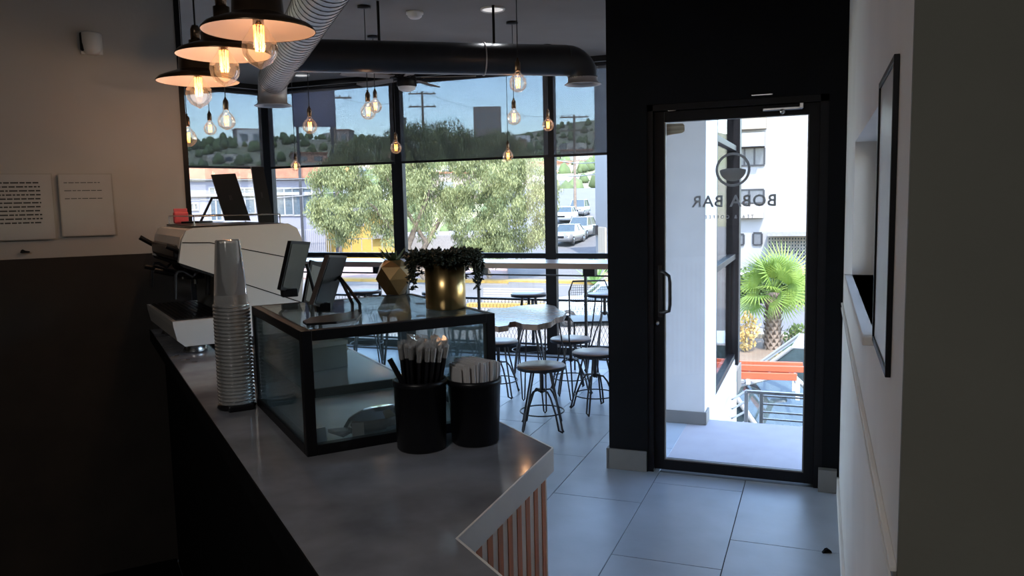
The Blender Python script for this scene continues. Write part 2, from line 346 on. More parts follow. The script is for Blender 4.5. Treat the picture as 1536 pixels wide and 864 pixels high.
# landing outside the door
ld = struct(MB().box((-1.03, 4.75, -.25), (3.2, 5.80, -.008)).build('landing', M_grout))
if True:
    if True:
        i = j = 0; MB().bbox((-1.03, 4.76, -.008), (3.2, 5.80, -.001), .001).build('pale_screed', mat('pale_tile', (.40, .39, .435), .85, amt=.04, spec=.15), ld)
struct(MB().box((-1.03, 4.69, -.006), (XR, 4.76, .006)).build('threshold', M_skirt))
# ================================================================= COUNTER
cp = lambda a, b: (b, a)
ct = thing('counter', 'long grey stone-topped service counter in front of the espresso machine', 'counter', uv(0, 0), RZ)
# corners in the counter's own frame (x across, y along)
Bc, Ac = (.218, -.001), (.587, .311)
poly = [(0, -.5), (.218, -.5), Bc, Ac, (.587, 2.70), (0, 2.70)]
MB().prism(poly, 1.035, 1.08).build('worktop', M_conc, ct)
# pale vertical edge on the customers' side
def edge(p, q, z0, z1, th, m, name):
    p = Vector((*p, 0)); q = Vector((*q, 0)); dn = (q - p).normalized(); nn = Vector((dn.y, -dn.x, 0)) * th
    MB().prism([(p.x, p.y), (q.x, q.y), (q.x + nn.x, q.y + nn.y), (p.x + nn.x, p.y + nn.y)], z0, z1).build(name, m, ct)
edge((.218, -.5), Bc, 1.030, 1.0805, .004, M_whiteedge, 'edge_or_shade_band'); edge(Bc, Ac, 1.030, 1.0805, .004, M_whiteedge, 'edge_or_shade_band'); edge(Ac, (.587, 2.7), 1.030, 1.0805, .004, M_whiteedge, 'edge_or_shade_band')
edge((0, 2.7), (0, -.5), 1.030, 1.0803, .003, M_rubber, 'edge_or_shade_band')  # added black strip: shade of the staff side put into its colour
ins = [(.05, -.5), (.17, -.5), (.17, .03), (.54, .34), (.54, 2.70), (.05, 2.70)]
MB().prism(ins, 0, 1.035).build('carcass', M_rubber, ct)
# slatted front: cream boards with brown slats proud of them
def slats(p, q, n):
    p = Vector((*p, 0)); q = Vector((*q, 0)); d = (q - p); L = d.length; d.normalize(); nn = Vector((d.y, -d.x, 0))
    MB().prism([(p.x, p.y), (q.x, q.y), ((q - nn*.02).x, (q - nn*.02).y), ((p - nn*.02).x, (p - nn*.02).y)], .02, 1.03).build('back_board', M_slatgap, ct)
    st = L / n; R = Matrix.Translation(p) @ Matrix(((d.x, nn.x, 0, 0), (d.y, nn.y, 0, 0), (0, 0, 1, 0), (0, 0, 0, 1)))
    for k in range(n):
        MB().bbox((st*(k + .28), 0, .03), (st*(k + .76), .0015, 1.03), .0005, M=R).build('slat', M_slat, ct)
slats((.208, .010), (.577, .318), 10); slats((.208, -.5), (.208, .004), 12); slats((.577, .33), (.577, 2.70), 50)
# ----------------------------------------------------------------- display case
a0, b0 = .53, .125
CW, CD, CH = .448, .515, .265
cs = thing('display_case', 'black framed glass display case on the counter', 'display case', uv(a0, b0, 1.0802), RZ)
e_ = .011
def bar(lo, hi): return MB().bbox(lo, hi, .0015)
for x in (0, CW - 2*e_):
    for y in (0, CD - 2*e_): bar((x, y, 0), (x + 2*e_, y + 2*e_, CH)).build('post', M_alu, cs)
for z in (0, CH - 2*e_):
    for y in (0, CD - 2*e_): bar((2*e_, y, z), (CW - 2*e_, y + 2*e_, z + 2*e_)).build('rail', M_alu, cs)
    for x in (0, CW - 2*e_): bar((x, 2*e_, z), (x + 2*e_, CD - 2*e_, z + 2*e_)).build('rail', M_alu, cs)
g = .004
MB().box((.02, .004, .02), (CW-.02, .008, CH-.02)).build('pane', M_caseglass, cs); MB().box((.02, CD-.008, .02), (CW-.02, CD-.004, CH-.02)).build('pane', M_caseglass, cs)
MB().box((.004, .02, .02), (.008, CD-.02, CH-.02)).build('pane', M_caseglass, cs); MB().box((CW-.008, .02, .02), (CW-.004, CD-.02, CH-.02)).build('pane', M_caseglass, cs)
MB().box((.016, .016, CH - .004), (CW-.016, CD-.016, CH)).build('top_pane', M_caseglass, cs)
sh = MB().box((.014, .03, .128), (.235, CD - .016, .133)); sh.build('shelf', mat('glossy_pale_shelf', (.42, .48, .55), .18, amt=.05, spec=.8), cs)
MB().box((.014, .022, .118), (.24, .030, .136)).build('shelf_rail', M_alu, cs)
MB().box((.012, .012, .003), (CW - .012, CD - .012, .008)).build('floor_plate', mat('case_floor', (.10, .14, .14), .3, amt=.3, scale=9), cs)
# contents
bag = thing('wrapped_pastry', 'clear wrapped brown pastry lying on the case floor at front', 'pastry', uv(a0 + .12, b0 + .20, 1.0892), RZ + .3)
bmx = MB(); bmx.lathe([(0, .038), (.028, .036), (.052, .026), (.06, .012), (.05, 0), (0, 0)], segs=20, M=Matrix.Diagonal((1.25, .75, 1, 1))); bmx.build('pastry', mat('brown_pastry', (.16, .11, .08), .5, amt=.3, scale=25, bump=.5), bag)
wr_ = MB(); wr_.lathe([(0, .044), (.034, .041), (.060, .028), (.07, .010), (.066, .0)], segs=14, smooth=False, M=Matrix.Diagonal((1.3, .8, 1, 1))).prism([(-.12, -.03), (-.08, -.01), (-.08, .01), (-.12, .03)], .004, .012); wr_.build('wrapper', M_clear, bag)
for i, (bb, aa, rz_, lab) in enumerate(((.045, .05, .2, 'small white price card standing by the near corner of the glass case'), (.125, .045, -.3, 'small pale price card standing beside the wrapped pastry'))):
    c_ = MB().box((-.013, -.001, 0), (.013, .001, .034), M=Matrix.Rotation(-.25, 4, 'X')).build('price_card', M_paper, None, uv(a0 + aa, b0 + bb, 1.0892), RZ + rz_); tag(c_, lab, 'card', 'price cards in the display case')
bx = thing('cardboard_box', 'grey printed box leaning on the shelf inside the display case', 'box', uv(a0 + .30, b0 + .10, 1.0802 + .1335), RZ + .2)
MB().bbox((-.05, -.08, 0), (.05, .08, .055), .002).build('box_body', mat('grey_card', (.22, .22, .20), .6, amt=.2), bx)
MB().bbox((-.052, -.082, .055), (.052, .082, .066), .002).build('lid', mat('pale_card', (.42, .40, .38), .6), bx)
bn = thing('bread_loaf', 'pale wrapped loaf on the shelf of the display case', 'bread', uv(a0 + .42, b0 + .14, 1.0802 + .1335), RZ)
lp = MB(); lp.lathe([(0, .05), (.03, .046), (.05, .03), (.056, .01), (.05, 0), (0, 0)], segs=18, M=Matrix.Diagonal((1.5, .9, 1, 1))); lp.build('loaf', mat('pale_bread', (.35, .30, .24), .6, amt=.25, scale=20), bn)
# ----------------------------------------------------------------- tablets on stands
M_scr = mat('black_glass_screen', (.012, .012, .013), .45, amt=.1, spec=.15)
def tablet(loc, rz, tilt, label, w=.17, h=.125, elev=.11, arm=True, portrait=False):
    t = thing('tablet', label, 'tablet', loc, rz, 'tablets for card orders')
    M = Matrix.Translation((0, 0, elev)) @ Matrix.Rotation(tilt, 4, 'X')
    MB().bbox((-w/2, -.006, -h/2), (w/2, .006, h/2), .003, M=M).build('casing', mat('tablet_grey', (.22, .2, .19), .4), t)
    MB().bbox((-w/2 + .005, -.0075, -h/2 + .006), (w/2 - .005, -.0055, h/2 - .006), .0005, M=M).build('display', M_scr, t)
    MB().bbox((-w/4, -.016, -h/2 - .012), (w/4, .014, -h/2 + .006), .003, M=M).build('cradle', M_plast, t)
    bs = MB(); bs.tube([(-.085, -.05, .004), (.085, -.05, .004), (.10, .0, .004), (.06, .085, .006)], .005, 8)
    MB().prism([(-.085, -.055), (.08, -.06), (.095, -.04), (.085, .05), (.07, .06), (-.08, .045)], 0, .006).build('base', M_plast, t)
    MB().tube([(-.02, .05, .004), (-.02, .045, .03), (-.02, .012, elev)], .0055, 8).tube([(.02, .05, .004), (.02, .045, .03), (.02, .012, elev)], .0055, 8).build('arm', M_plast, t)
    return t
CT = 1.0802 + CH
# slab tablet seen edge-on, foot on the case top
def slab(name, label, px, dist_a, w, h, th, m, lean=0, base=True, rz=0.0, group=None): ...
def board(corners, th, name, m, parent, facen):    # thin slab from four 3-D corners given in order, thickened along facen
    n_ = Vector(facen).normalized() * th; vs = [Vector(c) for c in corners] + [Vector(c) + n_ for c in corners]
    return MB().add(vs, [(0,1,2,3), (7,6,5,4), (0,4,5,1), (1,5,6,2), (2,6,7,3), (3,7,4,0)]).build(name, m, parent)
def local(t, p): return t.matrix_world.inverted() @ p
def oniu(px, py, a):
    r = ray(px, py); k = (a - (CAM - OC).dot(U)) / r.dot(U); return CAM + r * k
def rel(o, pts): return [p - o for p in pts]
# tablet 2 (front): stand on the case top
o2 = uv(.88, .30, CT)
t2 = thing('tablet', 'thick tablet on a wide plate stand, turned away on the display case top', 'tablet', o2)
c2 = [oniu(494, 383, .86), oniu(521, 384, .96), oniu(497, 466, .88), oniu(470, 457, .80)]
bkn = (c2[1] - c2[0]).cross(c2[3] - c2[0]).normalized()
if bkn.dot(CAM - c2[0]) > 0: bkn = -bkn
board(rel(o2, c2), .012, 'casing', mat('tablet_back', (.07, .055, .05), .35), t2, bkn)
ce_ = sum(c2, Vector()) / 4; board(rel(o2, [ce_ + (c - ce_) * .93 - bkn * .0015 for c in c2]), .001, 'display', M_scr, t2, bkn)
cr0 = (c2[2] + c2[3]) / 2; MB().bbox((-.018, -.012, -.010), (.018, .012, .012), .003, M=Matrix.Translation(cr0 - o2) @ Matrix.Rotation(RZ, 4, 'Z')).build('cradle', M_plast, t2)
bp = [onz(x, y, CT + .001) - o2 for x, y in ((454, 484), (468, 478), (520, 471), (541, 465), (543, 472), (535, 480), (505, 485), (460, 488))]
MB().prism([(p.x, p.y) for p in bp], .0, .005).build('base', M_plast, t2)
e0 = onz(540, 468, CT + .004) - o2; e1 = (c2[1] + (c2[2] - c2[1]) * .35) - o2 + bkn * .012
MB().tube([e0, e0 + Vector((0, 0, .02)), e0.lerp(e1, .5) + Vector((0, 0, .012)), e1], .004, 8).build('arm', M_plast, t2)
e2 = e0 - Vector((.02, 0, 0)); MB().tube([e2, e2 + Vector((0, 0, .02)), e2.lerp(e1, .5) + Vector((0, 0, .012)), e1], .004, 8).build('arm', M_plast, t2)
# tablet 1: behind it, on the counter beyond the case
o1 = uv(1.14, .20, 1.0802)
t1 = thing('tablet', 'upright tablet with pale reflecting screen, on a V-stand behind the display case', 'tablet', o1)
c1 = [oniu(437, 361, 1.14), oniu(466, 363, 1.20), oniu(447, 443, 1.16), oniu(421, 434, 1.10)]
bk1 = (c1[1] - c1[0]).cross(c1[3] - c1[0]).normalized()
if bk1.dot(CAM - c1[0]) > 0: bk1 = -bk1
board(rel(o1, c1), .012, 'casing', M_plast, t1, bk1)
ce_ = sum(c1, Vector()) / 4; board(rel(o1, [ce_ + (c - ce_) * .88 - bk1 * .0015 for c in c1]), .001, 'display', mat('grey_reflecting_screen', (.10, .10, .085), .15, amt=.1), t1, bk1)
cr1 = (c1[2] + c1[3]) / 2; MB().bbox((-.022, -.012, -.012), (.022, .014, .010), .003, M=Matrix.Translation(cr1 - o1) @ Matrix.Rotation(RZ, 4, 'Z')).build('cradle', M_plast, t1)
f0 = oniu(480, 470, 1.16) - o1; f1 = oniu(460, 396, 1.19) - o1
b1z = Vector((f0.x, f0.y, .004))
MB().tube([b1z, f0, f1], .005, 8).build('arm', M_plast, t1); MB().bbox((-.05, -.04, 0), (.05, .04, .006), .002, M=Matrix.Translation((f0.x, f0.y, 0))).build('base', M_plast, t1)
# tablet 3: frame seen behind, between the two
o3 = uv(1.30, .27, 1.0802)
t3 = thing('picture_stand', 'small black framed board leaning between the two tablets', 'frame', o3)
c3 = [oniu(467, 390, 1.30), oniu(489, 397, 1.34), oniu(481, 470, 1.32), oniu(455, 455, 1.28)]
bk3 = (c3[1] - c3[0]).cross(c3[3] - c3[0]).normalized()
if bk3.dot(CAM - c3[0]) > 0: bk3 = -bk3
board(rel(o3, c3), .008, 'frame', M_plast, t3, bk3)
ce_ = sum(c3, Vector()) / 4; board(rel(o3, [ce_ + (c - ce_) * .82 - bk3 * .0015 for c in c3]), .001, 'panel', mat('grey_panel', (.18, .17, .15), .5), t3, bk3)
g0 = (c3[2] + c3[3]) / 2 - o3; MB().tube([(g0.x, g0.y, 0), g0], .006, 8).bbox((g0.x - .04, g0.y - .04, 0), (g0.x + .04, g0.y + .04, .006), .002).build('foot', M_plast, t3)
# ----------------------------------------------------------------- buckets
def bucket(loc, r0, r1, h, label, name='bucket'):
    b = thing(name, label, 'bucket', loc)
    MB().lathe([(0, 0), (r0 - .003, 0), (r0, .004), (r1, h - .012), (r1 + .0025, h - .012), (r1 + .0025, h), (r1 - .004, h), (r1 - .005, h - .012), (r0 - .004, .006), (0, .006)], segs=40).build('body', M_plast, b)
    return b
k1 = uv(.475, .36, 1.0802); k1 = onz(633, 668, 1.0802); k1.x += -.0; 
b1c = onz(633, 671, 1.08); b1c.z = 1.0805
b2c = onz(713.5, 662, 1.08); b2c.z = 1.0805
bucket(b1c, .0525, .0555, .150, 'black cylindrical bucket full of wrapped straws on the counter', 'straw_bucket')
bucket(b2c, .0515, .0575, .142, 'black tapered bucket holding folded white napkins near the counter corner', 'napkin_bucket')
# straws: black tubes in clear wrappers
M_wrap = glass('straw_wrapper', (.9, .9, .9), rough=.25, refl=2.5, haze=.25, hazec=(.75, .75, .75))
st0 = thing('straw', '', 'straw')
MB().tube([(0, 0, 0), (0, 0, .205)], .0042, 8).build('tube', M_plast, st0)
w_ = MB(); w_.tube([(0, 0, .182), (0, 0, .205), (.0, 0, .212)], [.0052, .0058, .0062], 8, caps=False); w_.add([(-.008, 0, .208), (.008, 0, .210), (.010, .003, .224), (-.007, -.002, .221), (.001, .007, .216)], [(0, 1, 4), (1, 2, 4), (2, 3, 4), (3, 0, 4)]); w_.build('wrapper', M_wrap, st0)
random.seed(3)
pos = [(0, 0)] + [(.015*math.cos(k*PI/3), .015*math.sin(k*PI/3)) for k in range(6)] + [(.030*math.cos(k*PI/6), .030*math.sin(k*PI/6)) for k in range(12)] + [(.043*math.cos(k*PI/9), .043*math.sin(k*PI/9)) for k in range(18)]
for k, (x, y) in enumerate(pos):
    o = st0 if k == 0 else dup(st0)
    o['label'] = 'black drinking straw in a clear wrapper standing in the straw bucket'; o['group'] = 'wrapped straws in the bucket'
    o.location = (b1c.x + x*.5, b1c.y + y*.5, b1c.z + .007 + random.uniform(0, .012)); rr = math.hypot(x, y)
    o.rotation_euler = Vector((x*2.8 + .06 + random.uniform(-.03, .03), y*2.8 + .025 + random.uniform(-.03, .03), 1)).to_track_quat('Z', 'Y').to_euler()
for (lx, lab) in ((-.30, 'black unwrapped straw leaning far left out of the straw bucket'),):
    o = thing('loose_straw', lab, 'straw', (b1c.x + .01, b1c.y, b1c.z + .05)); MB().tube([(0, 0, 0), (-.065, -.028, .145)], .006, 8).build('tube', M_plast, o)
# napkins
nk = thing('napkin', '', 'napkin')
pts = [(-.044 + .088*i/10, 0) for i in range(11)]
MB().bbox((-.042, -.0016, 0), (.042, .0016, .165), .0008).build('folded_sheet', M_paper, nk)
for k in range(22):
    o = nk if k == 0 else dup(nk)
    t_ = (k - 10.5) / 10.5
    o['label'] = 'folded white paper napkin standing in the napkin bucket'; o['group'] = 'napkins in the bucket'
    w2 = math.sqrt(max(.05, 1 - (t_*.85)**2))
    o.location = (b2c.x + t_ * .020, b2c.y + t_ * .036, b2c.z + .007 + .010*(1 - t_*t_)); o.scale = (w2, 1, 1)
    o.rotation_euler = (random.uniform(-.04, .04) - .04*t_, random.uniform(-.05, .05), -.5 + .12*t_)
# ----------------------------------------------------------------- plants on the case
pc = onz(669, 462, CT); pc.z = CT
gp = thing('trailing_plant', 'dark trailing plant in a gold cylinder pot on the display case', 'potted plant', pc)
MB().lathe([(0, 0), (.047, 0), (.049, .003), (.049, .112), (.046, .112), (.045, .10), (0, .10)], segs=40).build('pot', M_gold, gp)
random.seed(11)
lv = MB(); stm = MB()
for k in range(210):
    a = random.uniform(0, 2*PI); r0 = random.uniform(.0, .045); L = random.uniform(.02, .075)
    long_ = random.random() < .35 and not (-2.2 < ((a - math.atan2(-pc.y, -pc.x) + PI) % (2*PI)) - PI < -.1 and False)
    p = Vector((r0*math.cos(a), r0*math.sin(a), .10)); d = Vector((math.cos(a), math.sin(a), random.uniform(1.2, 4.5))).normalized()
    pth = [p.copy()]; n_ = random.randint(10, 15) if long_ else random.randint(4, 7)
    view = math.cos(a - math.atan2(-pc.y, -pc.x))
    if view > .55: n_ = min(n_, 5)
    for i in range(n_):
        p = p + d * .0115; d = (d + Vector((math.cos(a)*.16, math.sin(a)*.16, -.26))).normalized()
        if Vector((p.x, p.y, 0)).length < .052 and p.z < .11: f_ = .054 / max(.001, Vector((p.x, p.y, 0)).length); p.x *= f_; p.y *= f_
        if Vector((p.x, p.y, 0)).length > .086: f_ = .086 / Vector((p.x, p.y, 0)).length; p.x *= f_; p.y *= f_
        p.z = max(p.z, .004)
        pth.append(p.copy())
        for q in range(2):
            sx = Vector((random.uniform(-1, 1), random.uniform(-1, 1), random.uniform(-.6, 1))).normalized(); c_ = p + sx * .008; s_ = random.uniform(.0042, .0068)
            bmx = Matrix.Translation(c_) @ sx.to_track_quat('X', 'Z').to_matrix().to_4x4()
            vs = [bmx @ Vector(v) for v in ((-s_, 0, 0), (0, s_*.8, 0), (s_*1.3, 0, 0), (0, -s_*.8, 0), (0, 0, s_*.5), (0, 0, -s_*.5))]
            lv.add(vs, [(0,3,4),(3,2,4),(2,1,4),(1,0,4),(3,0,5),(2,3,5),(1,2,5),(0,1,5)], True)
    stm.tube(pth, .0009, 4)
f_ = lv.build('foliage', M_leafd, gp); f_['kind'] = 'stuff'; stm.build('stem', M_leafd, gp)
MB().lathe([(0, .001), (.0448, 0)], c=(0, 0, .1005), segs=24).build('soil', mat('soil', (.02, .014, .01), .9), gp)
# faceted planter
qc = onz(592, 441, CT); qc.z = CT
gq = thing('faceted_planter', 'bronze and gold faceted planter with a spiky succulent behind the gold pot', 'potted plant', qc, .6)
prof = [(.030, 0), (.052, .045), (.046, .080), (.026, .098)]
bmq = MB(); n6 = 5; vs = []
for j, (r_, z_) in enumerate(prof):
    for k in range(n6):
        a = 2*PI*(k + .5*(j % 2)) / n6; vs.append((r_*math.cos(a), r_*math.sin(a), z_))
fs = []
for j in range(3):
    for k in range(n6):
        l = (k+1) % n6
        if j % 2 == 0: fs += [(j*n6+k, j*n6+l, (j+1)*n6+k), (j*n6+l, (j+1)*n6+l, (j+1)*n6+k)]
        else: fs += [(j*n6+k, j*n6+l, (j+1)*n6+l), (j*n6+k, (j+1)*n6+l, (j+1)*n6+k)]
fs.append(tuple(range(n6))[::-1]); bmq.add(vs, fs); bmq.build('pot', mat('bronze_gold', (.34, .22, .10), .35, metal=.85, amt=.3, scale=5), gq)
MB().lathe([(0, .09), (.028, .09)], segs=10).build('soil', bpy.data.materials['soil'], gq)
sp = MB()
for k in range(18):
    a = 2.4*k; r_ = .016 + .001*k; tip = Vector((math.cos(a)*r_*1.8, math.sin(a)*r_*1.8, .125 + .012*math.sin(k*1.7))); b_ = Vector((math.cos(a)*.006, math.sin(a)*.006, .09))
    sd_ = Vector((-math.sin(a), math.cos(a), 0)) * .004; m_ = b_.lerp(tip, .5)
    sp.add([b_ - sd_, b_ + sd_, m_ + sd_*1.2, tip, m_ - sd_*1.2, m_ + Vector((0, 0, .004))], [(0, 1, 5), (1, 2, 5), (2, 3, 5), (3, 4, 5), (4, 0, 5), (0, 4, 3, 2, 1)])
sp.build('succulent', mat('succulent_green', (.05, .09, .04), .5), gq)
# ----------------------------------------------------------------- stack of clear cups and the tray under it
cc = onz(356, 611, 1.08); cc.z = 1.0802
rm = thing('cup_holder', 'flat black holder under the stack of clear cups', 'holder', cc, RZ)
MB().lathe([(0, 0), (.046, 0), (.050, .006), (.046, .012), (.03, .014), (0, .014)], segs=28, M=Matrix.Diagonal((1.0, .85, 1, 1))).build('base', M_plast, rm)
MB().bbox((-.03, -.052, .0), (.035, -.03, .016), .004).build('clip', M_plast, rm)
cup = thing('plastic_cup', '', 'cup')
MB().lathe([(.0, .172), (.029, .172), (.031, .168), (.0425, .006), (.0455, .0065), (.0465, .0035), (.0455, .0), (.043, .001), (.0305, .166), (.028, .1695), (0, .1695)], segs=32).build('wall', M_clear, cup)
ncup = 28; hgt = .425 - .172
for k in range(ncup):
    o = cup if k == 0 else dup(cup)
    o.location = (cc.x, cc.y, cc.z + .0145 + hgt * (k / (ncup - 1)) * (1.0)); o['group'] = 'nested clear cups in the stack'
    o['label'] = 'clear plastic cup turned upside down, nested within the tall stack'
o['label'] = 'topmost clear plastic cup, upside down on the tall stack'
# ----------------------------------------------------------------- card machine / keypad left of case
kq = onz(399, 528, 1.16); kq.z = 1.0802
kp = thing('cash_keypad', 'black and white keypad box on the counter behind the glass case', 'keypad', kq, RZ + .1)
MB().bbox((-.05, -.08, 0), (.05, .08, .075), .006).build('body', M_plast, kp)
MB().bbox((-.042, -.07, .075), (-.004, .07, .082), .002).build('key_row', M_skirt, kp); MB().bbox((.004, -.07, .075), (.042, .07, .082), .002).build('key_row', M_skirt, kp)
# ----------------------------------------------------------------- espresso machine
me_o = uv(1.93, 0, 1.0802); RZM = RZ + math.radians(3)
em_ = thing('espresso_machine', 'white two-group espresso machine at the far end of the counter', 'espresso machine', me_o, RZM)
MW = .64; Z0 = 1.0802
prof = [(.052, 1.412), (.066, 1.49), (.082, 1.522), (.105, 1.532), (.445, 1.538), (.478, 1.520), (.494, 1.48), (.500, 1.40), (.474, 1.15), (.46, 1.125), (.235, 1.125), (.215, 1.345)]
Mx = Matrix(((1, 0, 0, 0), (0, 0, 1, 0), (0, 1, 0, -Z0), (0, 0, 0, 1)))     # (x, z, y) -> (x, y, z)
MB().prism(prof, 0.0, .028, M=Mx).build('side_panel', M_machine, em_); MB().prism(prof, MW - .028, MW, M=Mx).build('side_panel', M_machine, em_)
inner = [(.075, 1.41), (.085, 1.50), (.11, 1.520), (.46, 1.525), (.485, 1.40), (.455, 1.13), (.25, 1.13), (.232, 1.34)]
MB().prism(inner, .028, MW - .028, M=Mx).build('body', mat('machine_grey', (.22, .21, .20), .4), em_)
MB().prism([(.055, 1.455), (.068, 1.50), (.086, 1.526), (.12, 1.5300), (.12, 1.519), (.092, 1.512), (.078, 1.49), (.066, 1.452)], .028, MW - .028, M=Mx).build('front_panel', M_machine, em_)
def seam(p, q, w=.0035):
    d_ = Vector((q[0]-p[0], q[1]-p[1])).normalized(); nn = Vector((-d_.y, d_.x)) * w / 2
    MB().prism([(p[0]-nn.x, p[1]-nn.y), (q[0]-nn.x, q[1]-nn.y), (q[0]+nn.x, q[1]+nn.y), (p[0]+nn.x, p[1]+nn.y)], -.0015, .001, M=Mx).build('seam', M_alu, em_)
seam((.067, 1.482), (.16, 1.478)); seam((.16, 1.478), (.497, 1.395)); seam((.215, 1.345), (.482, 1.235))
MB().prism([(.052, 1.412), (.215, 1.345), (.215, 1.335), (.06, 1.398)], -.001, MW, M=Mx).build('lower_trim', M_alu, em_)
# cup rail and top grid
MB().bbox((.11, .04, .4525), (.44, MW - .04, .4590), .002).build('cup_tray', M_metal, em_)
rl = MB(); 
for y in (.05, MW - .05): rl.tube([(.12, y, .459), (.12, y, .490), (.125, y, .4925), (.425, y, .4925), (.43, y, .490), (.43, y, .459)], .0025, 6)
rl.tube([(.12, .05, .4925), (.12, MW - .05, .4925)], .0025, 6); rl.tube([(.43, .05, .4925), (.43, MW - .05, .4925)], .0025, 6); rl.build('cup_rail', M_chrome, em_)
# front: group heads, portafilters, wands, knobs
for y in (.18, .44):
    gh = MB(); gh.lathe([(0, .06), (.034, .06), (.038, .04), (.038, .0), (.03, -.012), (0, -.012)], c=(.135, y, .292), segs=24); gh.build('group_head', M_metal, em_)
    pf = MB(); pf.lathe([(0, 0), (.034, 0), (.034, .026), (0, .026)], c=(.135, y, .258), segs=20); pf.tube([(.105, y, .272), (.07, y, .276), (.045, y, .284), (-.005, y, .298)], [.006, .008, .010, .010], 10); pf.build('portafilter', M_plast, em_)
    MB().tube([(.135, y, .262), (.135, y, .238)], .008, 8).build('spout', M_chrome, em_)
MB().bbox((.045, .05, .338), (.095, MW - .05, .392), .012).build('control_bar', M_metal, em_)
for y in (.035, MW - .035):
    kn = MB(); kn.tube([(.06, y, .372), (.02, y, .392)] if y < .3 else [(.06, y, .372), (.005, y, .408)], .010, 12); kn.build('steam_lever', M_plast, em_)
    wd = MB(); wd.tube([(.125, y, .335), (.12, y, .295), (.10, y, .276), (.07, y, .298), (.052, y, .298), (.044, y, .285), (.038, y, .20)], .0055, 8); wd.build('steam_wand', M_metal, em_)
MB().tube([(.17, .10, .31), (.165, .10, .25), (.16, .10, .20)], .008, 8).build('hot_water_spout', M_metal, em_)
# base, splash back and drip tray
MB().bbox((.215, .02, .02), (.25, MW - .02, .27), .004).build('splash_back', mat('splash_grey', (.20, .21, .21), .35), em_)
trp = [(.030, 1.135), (.020, 1.185), (.018, 1.205), (.23, 1.205), (.23, 1.112), (.055, 1.112)]
MB().prism(trp, -.0, MW, M=Mx).build('drip_tray', M_machine, em_)
MB().bbox((.032, .02, .1235), (.212, MW - .02, .1285), .002).build('tray_grille', M_metal, em_)
sl = MB()
for k in range(10): sl.box((.038 + k*.0175, .03, .1285), (.045 + k*.0175, MW - .03, .1300))
sl.build('grille_slots', M_alu, em_)
for y in (.07, MW - .07):
    for x in (.10, .42): MB().lathe([(0, 0), (.040, 0), (.043, .006), (.036, .02), (.03, .05), (0, .05)], c=(x, y, 0), segs=24).build('foot', M_chrome, em_)
MB().bbox((.22, .01, .02), (.465, MW - .01, .05), .004).build('base', M_metal, em_)
# dark screens on top of the machine
def pos_screen(pxs, a, label):
    c = [oniu(x, y, a) for x, y in pxs]; o = (c[2] + c[3]) / 2; o.z = 1.5405
    t = thing('monitor', label, 'monitor', o)
    n_ = (c[1] - c[0]).cross(c[3] - c[0]).normalized()
    if n_.dot(CAM - c[0]) > 0: n_ = -n_
    board(rel(o, c), .016, 'panel', M_plast, t, n_); 
    ce_ = sum(c, Vector()) / 4; board(rel(o, [ce_ + (k - ce_) * .10 for k in c]), -.002, 'logo_disc', M_metal, t, n_)
    return t, c, o, n_
t, c, o, n_ = pos_screen([(317, 262), (353, 260), (376, 331), (338, 331)], 2.30, 'slanted black monitor seen from the back on top of the espresso machine')
aa = oniu(300, 333, 2.34) - o; bb = oniu(318, 297, 2.34) - o; ccx = oniu(330, 297, 2.32) - o
aa.z = .002
MB().tube([aa, bb, ccx], .005, 8).build('arm', M_metal, t); MB().bbox((-.06, -.04, -.0), (.03, .04, .008), .002, M=Matrix.Translation(aa)).build('base', M_plast, t)
t, c, o, n_ = pos_screen([(377, 250), (395, 250), (411, 334), (389, 335)], 2.30, 'narrow dark slanted monitor at the rear edge of the espresso machine top')
# pink cup / item on the machine
pk = thing('coffee_bag', 'small pink bag behind the cup rail of the espresso machine', 'bag', uv(2.44, .125, 1.5405), RZ)
MB().bbox((-.028, -.02, .0), (.028, .02, .05), .008).build('pouch', mat('pink_foil', (.75, .10, .13), .5, emit=None), pk); MB().bbox((-.026, -.004, .048), (.026, .004, .062), .002).build('seal', mat('pink_seal', (.65, .12, .15), .5), pk)
# ================================================================= WALL ITEMS
def onl(px, py):        # point on the left wall in the wall's own frame
    p = oniu(px, py, UL); return ((p - OC).dot(N), p.z)
for (tl, tr_, br, bl, lab, rows) in (((0, 262), (76, 262), (80, 357), (0, 358), 'paper sheet with dark rows of text, leftmost on the left wall', 11), ((88, 262), (166, 263), (170, 351), (95, 352), 'paper sheet with a short table at its top, on the wall beside the text sheet', 3)):
    pts_ = [onl(*p) for p in (tl, tr_, br, bl)]
    x0 = pts_[0][0]; x1 = pts_[1][0]; z1 = pts_[0][1]; z0 = pts_[2][1]
    if rows == 11: x0 -= .03
    pp = thing('notice', lab, 'notice', uv(UL - .014, x0, z0), RZ, 'paper notices on the left wall')
    wd, hh = x1 - x0, z1 - z0
    MB().box((0, -.001, 0), (wd, 0, hh)).build('sheet', mat('grey_sheet_%d' % rows, (.47, .455, .45), .6, amt=.04), pp)
    MB().box((-.004, -.002, -.004), (wd + .004, -.0012, .0)).box((-.004, -.002, hh), (wd + .004, -.0012, hh + .004)).box((-.004, -.002, 0), (0, -.0012, hh)).box((wd, -.002, 0), (wd + .004, -.0012, hh)).build('sleeve', mat('clear_sleeve', (.38, .36, .33), .3), pp)
    ln = MB(); random.seed(rows)
    for k in range(rows):
        zz = hh * (.86 - k * (.062 if rows == 11 else .13)); x = wd * .08
        while x < wd * .78:
            w1 = random.uniform(.008, .03); ln.box((x, -.0016, zz), (min(x + w1, wd*.8), -.0011, zz + (.006 if rows == 11 else .003))); x += w1 + .004
    ln.build('text_rows', M_ink, pp)
s_ = onl(137, 66)
sn = thing('motion_sensor', 'rounded white motion sensor high on the left wall', 'sensor', uv(UL - .001, s_[0], s_[1] - .045), RZ)
MB().bbox((-.042, -.006, 0), (.042, 0, .088), .003).build('back_plate', M_whitepl, sn)
